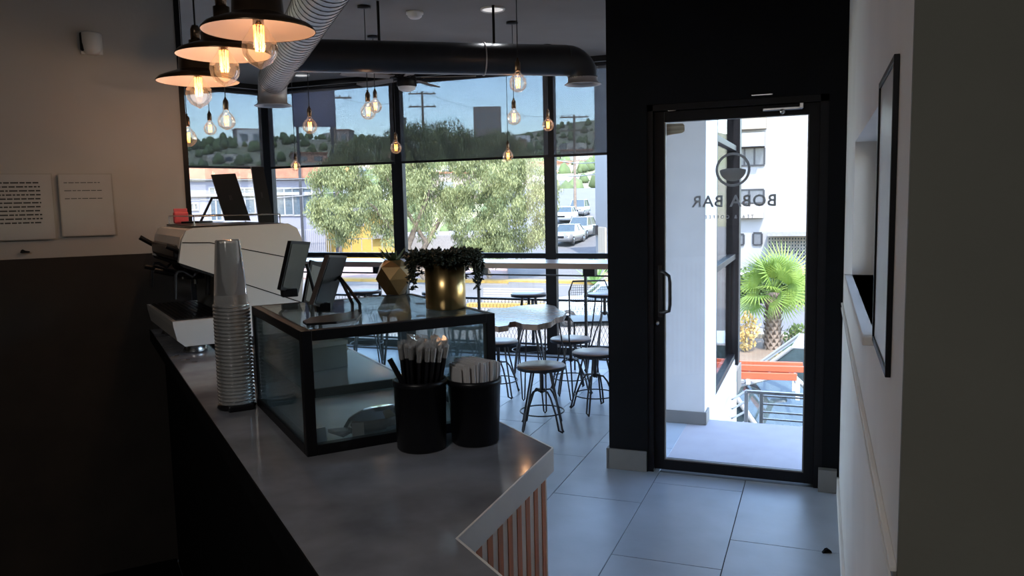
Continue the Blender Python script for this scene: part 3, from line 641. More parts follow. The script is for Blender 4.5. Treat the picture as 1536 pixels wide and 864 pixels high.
MB().lathe([(0, 0), (.026, .003), (.036, .018), (.040, .045), (.041, .082), (.036, .088), (0, .088)], segs=24, M=Matrix.Translation((0, -.012, 0)) @ Matrix.Diagonal((1, .8, 1, 1))).build('dome', M_whitepl, sn)
MB().bbox((-.043, -.028, .012), (-.026, -.003, .086), .006).build('dark_lens', M_alu, sn)
q_ = onl(37, 377); bl_ = MB().prism([(-.016, -.005), (-.010, -.007), (.018, -.005), (.019, .0), (.004, .003), (-.006, .009), (-.012, .006)], 0, .004, M=Matrix.Rotation(PI/2, 4, 'X')).build('hook', M_plast, None, uv(UL - .012, q_[0], q_[1]), RZ); tag(bl_, 'small dark hook on the left wall under the text sheet', 'hook')
# framed picture on the right wall
pf = thing('wall_picture', 'tall narrow dark framed picture on the right wall beside the window', 'picture', (XR - .0005, 1.685, 1.285))
MB().bbox((-.009, -.19, 0), (0, -.178, .545), .001).bbox((-.009, .178, 0), (0, .19, .545), .001).bbox((-.009, -.178, 0), (0, .178, .012), .001).bbox((-.009, -.178, .533), (0, .178, .545), .001).build('frame', M_alu, pf)
MB().box((-.005, -.178, .012), (-.001, .178, .533)).build('print', mat('pale_print', (.60, .60, .60), .35, amt=.1, scale=4), pf)
ds = thing('door_stop', 'small black rubber wedge on the floor by the right wall', 'door stop', (.052, 3.72, .0005), .4)
MB().prism([(-.02, 0), (.022, 0), (.018, .010), (.004, .020), (-.006, .018)], -.008, .008, M=Matrix.Rotation(PI/2, 4, 'X')).build('wedge', M_rubber, ds)
# ================================================================= LAMPS
def lathe_tube_bulb(prof, name, m, parent, segs=24): return MB().lathe(prof, segs=segs).build(name, m, parent)
def filament(parent, z0, z1, r, n=6, th=.0013):
    f = MB(); pts_ = []
    for k in range(n):
        a0 = 2*PI*k/n; a1 = a0 + PI/n
        pts_ += [(r*.8*math.cos(a0), r*.8*math.sin(a0), z0), (r*math.cos(a1), r*math.sin(a1), z1)]
    f.tube(pts_, th, 5); return f.build('filament', M_fil, parent)
def lamp_light(parent, z, e, r=.02, col=(1, .66, .42)):
    l = bpy.data.lights.new('bulb_light', 'POINT'); l.energy = e; l.color = col; l.shadow_soft_size = r
    o = bpy.data.objects.new('bulb_light', l); COL.objects.link(o); o.parent = parent; o.location = (0, 0, z); return o
# three brass pendant lamps over the counter; origin at the shade rim
sl0 = thing('brass_pendant_lamp', 'largest and nearest brass dome pendant lamp over the counter', 'lamp', (0, 0, 0), 0, 'brass dome lamps over the counter')
R = .15
MB().lathe([(R, -.004), (R + .001, .0), (R*.93, .012), (R*.70, .026), (R*.50, .036), (R*.46, .042), (R*.44, .085), (R*.38, .096), (.03, .100), (.026, .104), (.026, .15), (.0, .15)], segs=48).build('shade', M_brass, sl0)
MB().lathe([(R - .001, -.003), (R*.92, .009), (R*.69, .023), (R*.45, .036), (.02, .040), (0, .040)], segs=48).build('shade_lining', M_shadein, sl0)
MB().tube([(.024, -.0, .12), (.04, 0, .12)], .004, 8).tube([(-.024, 0, .12), (-.04, 0, .12)], .004, 8).lathe([(0, .205), (.012, .205), (.018, .19), (.018, .15), (.0, .15)], segs=20).build('socket_cap', M_brass, sl0)
MB().tube([(0, 0, .2), (0, 0, .92)], .0035, 8).build('cord', M_plast, sl0)
MB().lathe([(0, .94), (.05, .94), (.05, .92), (.0, .915)], segs=24).build('ceiling_rose', M_plast, sl0)
MB().lathe([(.0, .036), (.014, .034), (.016, .015), (.030, -.008), (.045, -.030), (.048, -.048), (.044, -.068), (.030, -.088), (.012, -.098), (.004, -.103), (0, -.105)], segs=32).build('bulb', M_bulb, sl0)
MB().lathe([(0, .035), (.015, .035), (.015, .012), (0, .012)], segs=16).build('bulb_collar', M_brass, sl0)
filament(sl0, -.055, .012, .013, 9, .0019)
for k, (a, b_, z, lab) in enumerate(((1.182, .211, 2.078, None), (1.700, .205, 2.100, 'middle brass dome pendant lamp over the counter, second in the row'), (2.206, .192, 2.085, 'farthest and smallest-looking brass dome pendant lamp near the left wall'))):
    p = uv(a, b_, z)
    o = sl0 if k == 0 else dup(sl0, label=lab)
    o.location = p
    lamp_light(o, -.055, .55)
# globe bulbs on cords
def ceil_z(x, y):
    m = (pb - pa); return ZC - .05 if m.x*(y - pa.y) - m.y*(x - pa.x) < 0 else ZC
def from_rose(rx_, ry_, cz_, bx_, by_):
    r_ = onz(rx_, ry_, cz_); return (r_.x, r_.y, far(bx_, by_, math.hypot(r_.x, r_.y)).z)
def pendant_bulb(x, y, z, gl, label, k):
    o = thing('globe_bulb_pendant', label, 'lamp', (x, y, z), 0, 'bare globe bulbs hanging over the seating')
    MB().lathe([(0, -gl), (gl*.38, -gl*.925), (gl*.71, -gl*.71), (gl*.925, -gl*.38), (gl, 0), (gl*.93, gl*.38), (gl*.72, gl*.72), (gl*.45, gl*.98), (gl*.30, gl*1.2), (.013, gl*1.4)], segs=24).build('bulb', M_bulb, o)
    MB().lathe([(0, gl*1.32), (.016, gl*1.32), (.0175, gl*1.4), (.0175, gl*1.4 + .045), (.012, gl*1.4 + .058), (.006, gl*1.4 + .064), (.006, gl*1.4 + .075), (0, gl*1.4 + .075)], segs=16).build('socket', M_brass, o)
    filament(o, -gl*.5, gl*.6, .012, 6, .0017)
    top = ceil_z(x, y) - z - .002
    MB().tube([(0, 0, gl*1.4 + .07), (0, 0, top - .01)], .0028, 6).build('cord', M_plast, o)
    MB().lathe([(0, top), (.045, top), (.045, top - .014), (.01, top - .018), (0, top - .018)], segs=20).build('ceiling_rose', M_plast, o)
    lamp_light(o, 0, .25)
specs = [(-3.758, 4.073, 2.047, 'bulb cut by the left wall edge, lowest of the left cluster'), (-4.70, 5.35, 2.25, 'small globe bulb between the two larger ones of the left cluster'), (-3.531, 4.172, 2.147, 'globe bulb right under the brass lamps, beside the grey duct mouth'),
         (-3.589, 5.151, 2.194, 'globe bulb on its own, just right of the grey duct'), (-5.365, 7.40, 2.036, 'small low globe bulb at the blind edge beside the corner post'), (*from_rose(546, 9, 2.97, 550, 168), 'nearer of the two overlapping globe bulbs beneath the black duct'),
         (*from_rose(559, 54, 3.02, 565, 160), 'farther of the two overlapping globe bulbs beneath the black duct'), (-3.647, 6.557, 2.115, 'small globe bulb hanging in front of the second mullion'), (-1.743, 4.681, 2.32, 'highest and largest globe bulb beside the dark wall'),
         (*from_rose(768, 33, 2.97, 772, 177), 'globe bulb straight below the highest bulb'), (-2.845, 7.324, 2.044, 'small low globe bulb at the bottom bar of the middle blind'), (*from_rose(820, 67, 3.02, 821, 188), 'globe bulb in front of the third mullion')]
for k, (x, y, z, lab) in enumerate(specs): pendant_bulb(x, y, z, .055 if k not in (1, 4, 7, 10) else .052, lab, k)
# downlights, smoke detector
def down_light(o, e=1.0):
    l = bpy.data.lights.new('downlight', 'AREA'); l.shape = 'DISK'; l.size = .14; l.energy = e; l.color = (.92, .95, 1)
    q = bpy.data.objects.new('downlight_lamp', l); COL.objects.link(q); q.parent = o; q.location = (0, 0, -.014)
for px, py, lab in ((739, 13, 'round white recessed light near the frame top'), (905, 66, 'round white recessed light next to the dark wall'), (452, 112, 'round white recessed light beside the grey duct')):
    p = onz(px, py, ZC - (.05 if py < 30 else 0)); dl = thing('downlight', lab, 'ceiling light', (p.x, p.y, p.z - .001), 0, 'recessed ceiling lights')
    MB().lathe([(.075, -.001), (.075, -.010), (.085, -.012), (.090, -.004), (.090, 0)], segs=32).build('bezel', M_whitepl, dl); down_light(dl); MB().lathe([(0, -.006), (.076, -.006)], segs=32).build('diffuser', mat('opal_diffuser', (.85, .82, .78), .5, emit=(1, .96, .92), es=.25) if px == 739 else bpy.data.materials['opal_diffuser'], dl)
p = onz(622, 18, ZC - .05); sm = thing('smoke_detector', 'round white smoke detector on the ceiling', 'smoke detector', (p.x, p.y, p.z - .0))
MB().lathe([(0, 0), (.062, 0), (.062, -.016), (.0, -.016)][::-1], segs=28).build('base', M_whitepl, sm); MB().lathe([(.055, -.016), (.050, -.034), (.035, -.046), (0, -.048)], segs=28).build('chamber', M_whitepl, sm)
# ================================================================= DUCTS AND FAN
DZ = 2.60
B_ = onz(410, 118, DZ); dv = (B_ - onz(478, 0, DZ)).normalized(); A_ = B_ - dv * 3.6
dg = thing('spiral_duct', 'grey spiral ventilation duct running away below the ceiling, flared mouth down', 'duct', (A_.x, A_.y, DZ))
L = (B_ - A_).length; R = .112
Q = dv.to_track_quat('X', 'Z').to_matrix().to_4x4()
MB().tube([Q @ Vector((L*k/8, 0, 0)) for k in range(9)], R, 32).build('pipe', M_duct, dg)
sp_ = MB(); hel = [Q @ Vector((L*k/(24*44), (R + .001)*math.cos(2*PI*k/24), (R + .001)*math.sin(2*PI*k/24))) for k in range(24*44)]
sp_.tube(hel, .0028, 4); sp_.build('spiral_seam', mat('seam_grey', (.16, .15, .14), .5, metal=.3), dg)
rb = .13
elb = [Q @ Vector((L, 0, 0)) + (dv * math.sin(t_) * rb + Vector((0, 0, -1)) * (1 - math.cos(t_)) * rb) for t_ in [PI/2*k/8 for k in range(9)]]
MB().tube(elb, R, 32).build('elbow', M_duct, dg)
end = elb[-1]; MB().lathe([(R, .0), (R, -.04), (R + .03, -.06), (R + .035, -.063), (R + .03, -.066), (R - .01, -.045), (R - .01, 0)], c=tuple(end), segs=36).build('mouth', M_duct, dg)
MB().lathe([(0, -.03), (R, -.03)], c=tuple(end), segs=24).build('grille', M_alu, dg)
A2 = onz(440, 83, DZ); B2 = onz(850, 91, DZ); dv2 = (B2 - A2).normalized(); R2 = .108
db = thing('black_duct', 'matt black round duct crossing below the ceiling, bent down at its right end', 'duct', (A2.x, A2.y, DZ)); L2 = (B2 - A2).length
MB().tube([dv2 * L2 * k/6 for k in range(7)], R2, 32).build('pipe', M_ductb, db)
MB().ring((0, 0, 0), R2 + .003, .005, M=Matrix.Translation(dv2 * L2 * .68) @ dv2.to_track_quat('Z', 'X').to_matrix().to_4x4()).build('joint_band', M_duct, db)
elb = [dv2 * L2 + (dv2 * math.sin(t_) * .12 + Vector((0, 0, -1)) * (1 - math.cos(t_)) * .12) for t_ in [PI/2*k/8 for k in range(9)]]
MB().tube(elb, R2, 32).build('elbow', M_ductb, db); end = elb[-1]
MB().lathe([(R2, .0), (R2, -.03), (R2 + .022, -.042), (R2 + .026, -.046), (R2 + .02, -.049), (R2 - .01, -.035), (R2 - .01, 0)], c=tuple(end), segs=36).build('mouth', M_duct, db)
MB().lathe([(0, -.03), (R2, -.03)], c=tuple(end), segs=24).build('grille', M_alu, db)
for f_ in (.30, .72): MB().tube([dv2 * L2 * f_ + Vector((0, 0, R2)), dv2 * L2 * f_ + Vector((0, 0, ZC - DZ - .052))], .010, 8).build('hanger_rod', M_alu, db)
fc = ony(610, 122, 6.7)
fn = thing('ceiling_fan', 'black ceiling fan with white light bowl behind the black duct', 'fan', (fc.x, fc.y, fc.z))
MB().lathe([(0, .06), (.05, .06), (.088, .045), (.092, -.04), (.085, -.05), (0, -.05)], segs=32).build('motor', M_alu, fn)
MB().lathe([(.082, -.05), (.075, -.075), (.045, -.09), (0, -.095)], segs=32).build('light_bowl', M_whitepl, fn)
MB().tube([(0, 0, .06), (0, 0, ZC - fc.z - .001)], .014, 10).lathe([(0, 0), (.06, 0), (.05, -.05), (.015, -.07)][::-1], c=(0, 0, ZC - fc.z - .001), segs=20).build('down_rod', M_alu, fn)
for k in range(5):
    a = .35 + 2*PI*k/5; M = Matrix.Rotation(a, 4, 'Z') @ Matrix.Rotation(.18, 4, 'X')
    MB().box((.08, -.02, .02), (.16, .02, .028), M=M).build('blade_iron', M_alu, fn)
    MB().prism([(.14, -.045), (.60, -.065), (.64, -.04), (.64, .04), (.60, .065), (.14, .045)], .028, .036, M=M).build('blade', mat('walnut_blade', (.16, .13, .11), .5) if k == 0 else bpy.data.materials['walnut_blade'], fn)
# ================================================================= BAR, TABLES, STOOLS
bar_ = thing('window_bar', 'long wooden bar counter along the bay windows', 'counter', (0, 0, 0))
MB().bbox((-6.0, 6.75, 1.0), (-1.17, 7.20, 1.05), .004).build('bar_top', mat('worn_wood', (.26, .17, .13), .28, amt=.25, scale=4, stretch=(.5, 6, 1)), bar_)
for x in (-5.4, -4.2, -3.1, -2.02):
    MB().bbox((x - .012, 7.1, 0), (x + .012, 7.125, 1.0), .002).build('leg', M_metal, bar_)
    MB().bbox((x + .02, 6.95, .92), (x + .13, 7.05, .999), .002).build('power_box', M_alu, bar_)
MB().bbox((-6.0, 7.105, .90), (-1.17, 7.12, .915), .002).build('brace', M_metal, bar_); MB().bbox((-6.0, 7.105, .12), (-1.17, 7.12, .135), .002).build('brace', M_metal, bar_)
def stool(h=.46, R=.17, foot=.20, ringz=.13):
    s = thing('stool', '', 'stool', (0, 0, 0))
    MB().lathe([(0, h), (R - .006, h), (R, h - .004), (R, h - .022), (R - .004, h - .026), (0, h - .026)][::-1], segs=40).build('seat', M_seat, s)
    MB().lathe([(R + .002, h - .004), (R + .002, h - .026), (0, h - .030)], segs=40).build('seat_rim', M_metal, s)
    MB().tube([(0, 0, h - .03), (0, 0, h - .20)], .014, 12).lathe([(0, 0), (.03, 0), (.03, .02), (0, .02)], c=(0, 0, h - .19), segs=16).build('screw_post', M_metal, s)
    for k in range(4):
        a = PI/4 + k*PI/2; c_, s_ = math.cos(a), math.sin(a); t_ = Vector((-s_, c_, 0)) * .012
        pr = [(.085, h - .032), (.12, h*.62), (foot - .012, .03), (foot, .012), (foot - .006, .007), (foot - .022, .022), (foot - .05, h*.28), (.10, h*.52), (.07, h*.60), (.03, h - .18)]
        MB().tube([Vector((r_*c_, r_*s_, z_)) + t_ * (1 if i < 5 else -1) for i, (r_, z_) in enumerate(pr)], .007, 8).build('leg', M_metal, s)
    MB().ring((0, 0, ringz), foot - .045, .005, 40, 6).build('foot_ring', M_metal, s)
    return s
def place(base, px, py, z, lab, rz, first, grp, xy=None):
    p = Vector((*xy, 0)) if xy else onz(px, py, z)
    o = base if first else dup(base)
    o.location = (p.x, p.y, 0); o.rotation_euler = (0, 0, rz); o['label'] = lab; o['group'] = grp; return o
low = stool(); G1 = 'low round stools around the live-edge table'
place(low, 812, 547, .46, 'low round wooden stool standing nearest, in front of the table', .3, True, G1)
place(low, 892, 527, .46, 'low round wooden stool partly behind the black wall', .75, False, G1)
place(low, 747, 511, .46, 'low round wooden stool left of the table, half behind the glass case corner', .1, False, G1)
place(low, 856, 507, .46, 'low round wooden stool right behind the table, near the window', .5, False, G1)
place(low, 693, 540, .46, 'low round stool seen through the glass display case', .9, False, G1)
place(low, 700, 487, .46, 'low round stool far behind, above the case frame', .2, False, G1)
high = stool(.75, .165, .21, .22); G2 = 'high stools along the window bar'
place(high, 793, 440, .75, 'high round stool at the window bar behind the live-edge table', .3, True, G2)
place(high, 907, 440, .75, 'high round stool at the bar beside the black wall', .6, False, G2)
place(high, 0, 0, 0, 'high round stool at the bar behind the trailing plant', .2, False, G2, xy=(-3.45, 6.95))
place(high, 0, 0, 0, 'high round stool at the bar behind the faceted planter', .5, False, G2, xy=(-4.25, 6.9))
# live-edge table
outl = [(726, 468), (735, 463), (757, 462), (775, 459), (795, 457), (818, 456), (832, 459), (838, 464), (849, 468), (845, 474), (834, 477), (826, 483), (806, 487), (784, 486), (773, 482), (765, 483), (762, 488), (748, 490), (735, 487), (728, 480), (715, 478), (705, 472)]
pts_ = [onz(x, y, .75) for x, y in outl]; tc_ = sum(pts_, Vector()) / len(pts_)
tb = thing('live_edge_table', 'irregular live-edge wooden slab table on thin steel legs', 'table', (tc_.x, tc_.y, 0))
MB().prism([(p.x - tc_.x, p.y - tc_.y) for p in pts_], .71, .75).build('slab_top', mat('pale_worn_wood', (.24, .17, .13), .22, amt=.5, scale=6, stretch=(1, 4, 1)), tb)
for x, y in ((-.20, -.24), (.14, .02), (-.10, .28), (.22, .34), (-.27, .02)):
    a = math.atan2(y, x)
    MB().tube([(x - .03, y, .71), (x*1.2, y*1.2, .02), (x*1.2 + .01, y*1.2, .006), (x*1.2 + .02, y*1.2, .02), (x + .05, y, .71)], .006, 8).build('hairpin_leg', M_metal, tb)
# second table left of it, seen through the case
t2_ = thing('round_table', 'round table on thin steel legs seen through the display case', 'table', (-3.15, 5.75, 0))
MB().lathe([(0, .75), (.27, .75), (.275, .745), (.275, .722), (0, .72)][::-1], segs=40).build('table_top', bpy.data.materials['pale_worn_wood'], t2_)
for k in range(4):
    a = k*PI/2 + .3; c_, s_ = math.cos(a), math.sin(a); MB().tube([(.15*c_ - .03*s_, .15*s_ + .03*c_, .72), (.24*c_, .24*s_, .006), (.15*c_ + .03*s_, .15*s_ - .03*c_, .72)], .006, 8).build('hairpin_leg', M_metal, t2_)
# mesh-backed chair by the window
def mesh_chair(loc, rz, lab):
    c = thing('mesh_chair', lab, 'chair', loc, rz, 'steel mesh chairs by the window')
    MB().tube([(-.2, .2, 0), (-.2, .21, .45), (-.2, .24, .70), (-.16, .26, .80), (.16, .26, .80), (.2, .24, .70), (.2, .21, .45), (.2, .2, 0)], .009, 8).build('back_frame', M_metal, c)
    for s in (-1, 1): MB().tube([(s*.2, -.2, 0), (s*.2, -.19, .45)], .009, 8).build('leg', M_metal, c)
    MB().bbox((-.21, -.20, .445), (.21, .21, .462), .004).build('seat', M_metal, c)
    g_ = MB()
    for i in range(18): x = -.18 + .36*i/17; g_.tube([(x, .215, .50), (x, .25, .76)], .0016, 4)
    for j in range(12): z = .50 + .26*j/11; y = .215 + .035*j/11; g_.tube([(-.18, y, z), (.18, y, z)], .0016, 4)
    m_ = g_.build('mesh_back', M_metal, c); m_['kind'] = 'stuff'
    return c
mesh_chair((-2.05, 7.45, 0), .4, 'black steel chair with a mesh back behind the high stool near the black wall')
# ================================================================= OUTSIDE
G = -3.0
M_concr = mat('pale_concrete_ground', (0.125, 0.115, 0.105), .9, amt=.12, scale=.4, bump=.1, bscale=5)
M_asph = mat('asphalt', (0.087, 0.085, 0.085), .9, amt=.12, scale=.5, bump=.1, bscale=8)
M_curb = mat('yellow_kerb_paint', (0.250, 0.156, 0.035), .8, amt=.1, scale=2)
M_pink = mat('pink_paving', (0.201, 0.139, 0.118), .9, amt=.1, scale=1)
M_wht = mat('white_render', (0.202, 0.202, 0.206), .8, amt=.03, scale=.5)
M_lav = mat('lavender_render', (0.150, 0.150, 0.183), .8, amt=.05, scale=.5)
M_yel = mat('yellow_render', (0.296, 0.192, 0.037), .8, amt=.05, scale=.5)
M_terra = mat('terracotta_tiles', (0.230, 0.097, 0.056), .8, amt=.2, scale=3)
M_dwin = mat('dark_window_glass', (.06, .08, .10), .1, amt=.2, spec=.8)
M_carw = mat('white_car_paint', (0.187, 0.190, 0.194), .25, amt=.02, coat=.5)
M_cargl = mat('car_window', (.03, .045, .05), .05, amt=.2, spec=.9)
M_tyre = mat('tyre', (.02, .02, .02), .8)
M_leaf = None
def leafmat(name, c, c2):
    m = bpy.data.materials.new(name); m.use_nodes = True; t = m.node_tree; p = t.nodes['Principled BSDF']; p.inputs['Roughness'].default_value = .6
    tc = t.nodes.new('ShaderNodeTexCoord'); nz = t.nodes.new('ShaderNodeTexNoise'); nz.inputs['Scale'].default_value = 1.3; nz.inputs['Detail'].default_value = 5; t.links.new(tc.outputs['Object'], nz.inputs[0])
    cr = t.nodes.new('ShaderNodeValToRGB'); cr.color_ramp.elements[0].position = .35; cr.color_ramp.elements[1].position = .65; cr.color_ramp.elements[0].color = (*c, 1); cr.color_ramp.elements[1].color = (*c2, 1)
    t.links.new(nz.outputs[0], cr.inputs[0]); t.links.new(cr.outputs[0], p.inputs['Base Color'])
    tr = t.nodes.new('ShaderNodeBsdfTranslucent'); t.links.new(cr.outputs[0], tr.inputs[0]); mx = t.nodes.new('ShaderNodeMixShader'); mx.inputs[0].default_value = .35
    t.links.new(p.outputs[0], mx.inputs[1]); t.links.new(tr.outputs[0], mx.inputs[2]); t.links.new(mx.outputs[0], t.nodes['Material Output'].inputs[0]); return m
M_leaf = leafmat('olive_leaves', (.10, .12, .045), (.26, .28, .12))
M_leaf2 = leafmat('palm_leaves', (.08, .15, .02), (.22, .30, .06))
M_bark = mat('bark', (.16, .12, .09), .9, amt=.3, scale=6, bump=.3)
gr = struct(MB().box((-160, 8.6, G - .5), (120, 130, G)).box((-.74, -12, G - .5), (60, 8.6, G)).build('ground', M_concr))
def slabpoly(name, pix, z0, z1, m):
    ps = [onz(x, y, z1) for x, y in pix]
    return struct(MB().prism([(p.x, p.y) for p in ps], z0, z1).build(name, m))
slabpoly('road', [(150, 424), (600, 426), (915, 430), (1205, 461), (1500, 480), (1500, 530), (1205, 500), (915, 459), (600, 456), (150, 455)], G - .1, G + .02, M_asph)
def kerb(name, p, q, w, m, h=.16):
    a, b = onz(*p, G), onz(*q, G); d = (b - a).normalized(); n_ = Vector((-d.y, d.x, 0)) * w
    return struct(MB().prism([(a.x, a.y), (b.x, b.y), (b.x + n_.x, b.y + n_.y), (a.x + n_.x, a.y + n_.y)], G, G + h).build(name, m))
kerb('kerb', (500, 422), (915, 427), .9, M_curb); kerb('kerb', (915, 428), (1300, 462), .5, M_curb)
kerb('kerb', (700, 461), (915, 463), .5, M_curb); kerb('kerb', (1060, 503), (1300, 520), .4, mat('sand_kerb', (0.178, 0.146, 0.104), .9))
# crosswalk bars
cw = struct(bpy.data.objects.new('crosswalk', None)); COL.objects.link(cw)
for k in range(6):
    y = 432 + k * 3.6; a, b, c, d = (onz(725, y, G + .03), onz(815, y + 1, G + .03), onz(815, y + 2.6, G + .03), onz(725, y + 1.6, G + .03))
    MB().prism([(q.x, q.y) for q in (a, b, c, d)], G + .02, G + .035).build('stripe', mat('stripe_paint', (0.243, 0.194, 0.123), .8) if k == 0 else bpy.data.materials['stripe_paint'], cw)
slabpoly('sidewalk', [(400, 400), (915, 402), (915, 420), (400, 416)], G, G + .12, M_pink)
# street climbing away at the right of the bay
def zr(d): return G + max(0, d - 45) * .077
rp = MB()
vl = []
for dd_ in (44, 60, 80, 100, 130):
    for px in (760, 905):
        r_ = ray(px, 300); h_ = math.hypot(r_.x, r_.y); vl.append(Vector((r_.x/h_*dd_, r_.y/h_*dd_, zr(dd_))))
rp.add(vl + [v - Vector((0, 0, .5)) for v in vl], [(2*i, 2*i+1, 2*i+3, 2*i+2) for i in range(4)] + [(2*i+10, 2*i+12, 2*i+13, 2*i+11) for i in range(4)] + [(2*i, 2*i+2, 2*i+12, 2*i+10) for i in range(4)] + [(2*i+1, 2*i+11, 2*i+13, 2*i+3) for i in range(4)])
struct(rp.build('side_street', M_asph))
def at_ramp(px, d):
    r_ = ray(px, 300); h_ = math.hypot(r_.x, r_.y); return Vector((r_.x/h_*d, r_.y/h_*d, zr(d)))
# hill behind
random.seed(5)
hm = MB(); nx, ny = 60, 16; hv = []
for j in range(ny):
    d = 125 + 22*j
    for i in range(nx):
        px = -500 + 2600*i/(nx-1); r_ = ray(px, 300); h_ = math.hypot(r_.x, r_.y); x, y = r_.x/h_*d, r_.y/h_*d
        rise = (j/(ny-1))**1.0 * 40; z = -3 + rise * (1 + .45*noise.noise(Vector((x*.012, y*.012, 3)))) + 1.5*noise.noise(Vector((x*.05, y*.05, 1)))
        if j == 0: z = -6
        hv.append((x, y, z))
hm.add(hv, [(j*nx+i, j*nx+i+1, (j+1)*nx+i+1, (j+1)*nx+i) for j in range(ny-1) for i in range(nx-1)], True)
struct(hm.build('hillside', mat('scrub_hillside', (.15, .17, .08), .95, c2=(.20, .17, .12), scale=.09)))
def hillz(px, j):
    return Vector(hv[j*nx + int((px + 500)/2600*(nx-1))])
def building(name, label, c, w, d, h, rz, m, roof=None, wins=None, group=None, cat='building', base=None, roofm=None, parapet=.3):
    b = thing(name, label, cat, c, rz, group)
    MB().box((-w/2, 0, -1), (w/2, d, h)).build('walls', m, b)
    if roof: MB().box((-w/2 - .3, -.5, h), (w/2 + .3, d + .3, h + roof)).build('roof', roofm or M_terra, b)
    for (x0, x1, z0, z1) in (wins or []):
        f = MB().box((x0 - .08, -.06, z0 - .08), (x1 + .08, -.0, z0)).box((x0 - .08, -.06, z1), (x1 + .08, 0, z1 + .08)).box((x0 - .08, -.06, z0), (x0, 0, z1)).box((x1, -.06, z0), (x1 + .08, 0, z1)).box(((x0+x1)/2 - .03, -.06, z0), ((x0+x1)/2 + .03, 0, z1)).build('window', M_skirt, b)
        MB().box((x0, -.02, z0), (x1, -.005, z1)).build('pane', M_dwin, f)
    return b
def facing(p): return math.atan2(p.y, p.x) - PI/2
# houses on the hill
hs = []
for k in range(30):
    px = 300 + 45*(k % 15) + random.uniform(-9, 9); j = (2, 6, 10)[k % 3] if k < 15 else (4, 8, 12)[k % 3]
    q = hillz(px, j); w = random.uniform(7, 13); h = random.uniform(4, 8)
    ci = k % 4; col = [(.36, .33, .28), (.25, .20, .17), (.45, .44, .43), (.36, .20, .14)][ci]
    b = building('hillside_house', 'small distant %s house on the scrubby hill, seen past the bay windows' % ('beige', 'brown', 'white', 'rust')[ci], (q.x, q.y, q.z - 1), w, 8, h, facing(q) + random.uniform(-.4, .4), mat('house_render', col, .9), roof=.4 if k % 2 else None, wins=[(-w*.35, -w*.12, h*.4, h*.75), (w*.1, w*.35, h*.4, h*.75)], group='%s houses on the far hill' % ('beige', 'brown', 'white', 'rust')[ci])
q = hillz(738, 9); q.z = (far(738, 200, math.hypot(q.x, q.y))).z
building('apartment_tower', 'square brownish tower block on the skyline in the middle pane', (q.x, q.y, q.z), 11, 10, 10.5, facing(q), mat('tower_render', (0.204, 0.170, 0.150), .9), wins=[(-4.2 + 2.2*i, -2.9 + 2.2*i, 2 + 2.4*j, 3.4 + 2.4*j) for i in range(4) for j in range(3)])
q = hillz(632, 9); q.z = (far(632, 195, math.hypot(q.x, q.y))).z - 1
building('hilltop_tank', 'low dark twin-block house on the skyline by the pylon', (q.x, q.y, q.z), 6, 5, 5.5, facing(q), mat('tank_grey', (.16, .15, .15), .9), roof=.4, roofm=M_dwin, wins=[(-2, -1, 2, 3), (1, 2, 2, 3)])
q = hillz(775, 6); b_ = building('apartment_tower', 'pale low house group right of the tower block', (q.x, q.y, q.z), 14, 9, 6, facing(q), mat('beige_render', (0.286, 0.245, 0.204), .9), roof=.4, wins=[(-5+3*i, -3.5+3*i, 2, 4) for i in range(4)])
# scrub and trees on the hill: nobody could count them
sc = MB()
for k in range(1500):
    px = random.uniform(270, 1240); j = random.uniform(.5, 14.9); j0 = int(j); i0 = (px + 500)/2600*(nx-1); i1 = int(i0)
    a = Vector(hv[j0*nx + i1]).lerp(Vector(hv[(j0+1)*nx + i1 + 1]), random.random()); s_ = random.uniform(.8, 2.3)
    ring_ = [Vector((math.cos(2*PI*i/6), math.sin(2*PI*i/6), 0)) for i in range(6)]
    vs = [a + v * s_ * random.uniform(.8, 1.2) + Vector((0, 0, s_*.3)) for v in ring_] + [a + v * s_ * .6 + Vector((0, 0, s_*random.uniform(1.0, 1.6))) for v in ring_] + [a + Vector((0, 0, -.5)), a + Vector((0, 0, s_*1.8))]
    sc.add(vs, [(i, (i+1) % 6, 6+(i+1) % 6, 6+i) for i in range(6)] + [(12, (i+1) % 6, i) for i in range(6)] + [(13, 6+i, 6+(i+1) % 6) for i in range(6)], True)
tag(sc.build('hillside_scrub', mat('scrub_leaves', (0.068, 0.095, 0.034), .9, amt=.4, scale=.3)), 'green scrub and small trees covering the distant hill', 'scrub', kind='stuff')
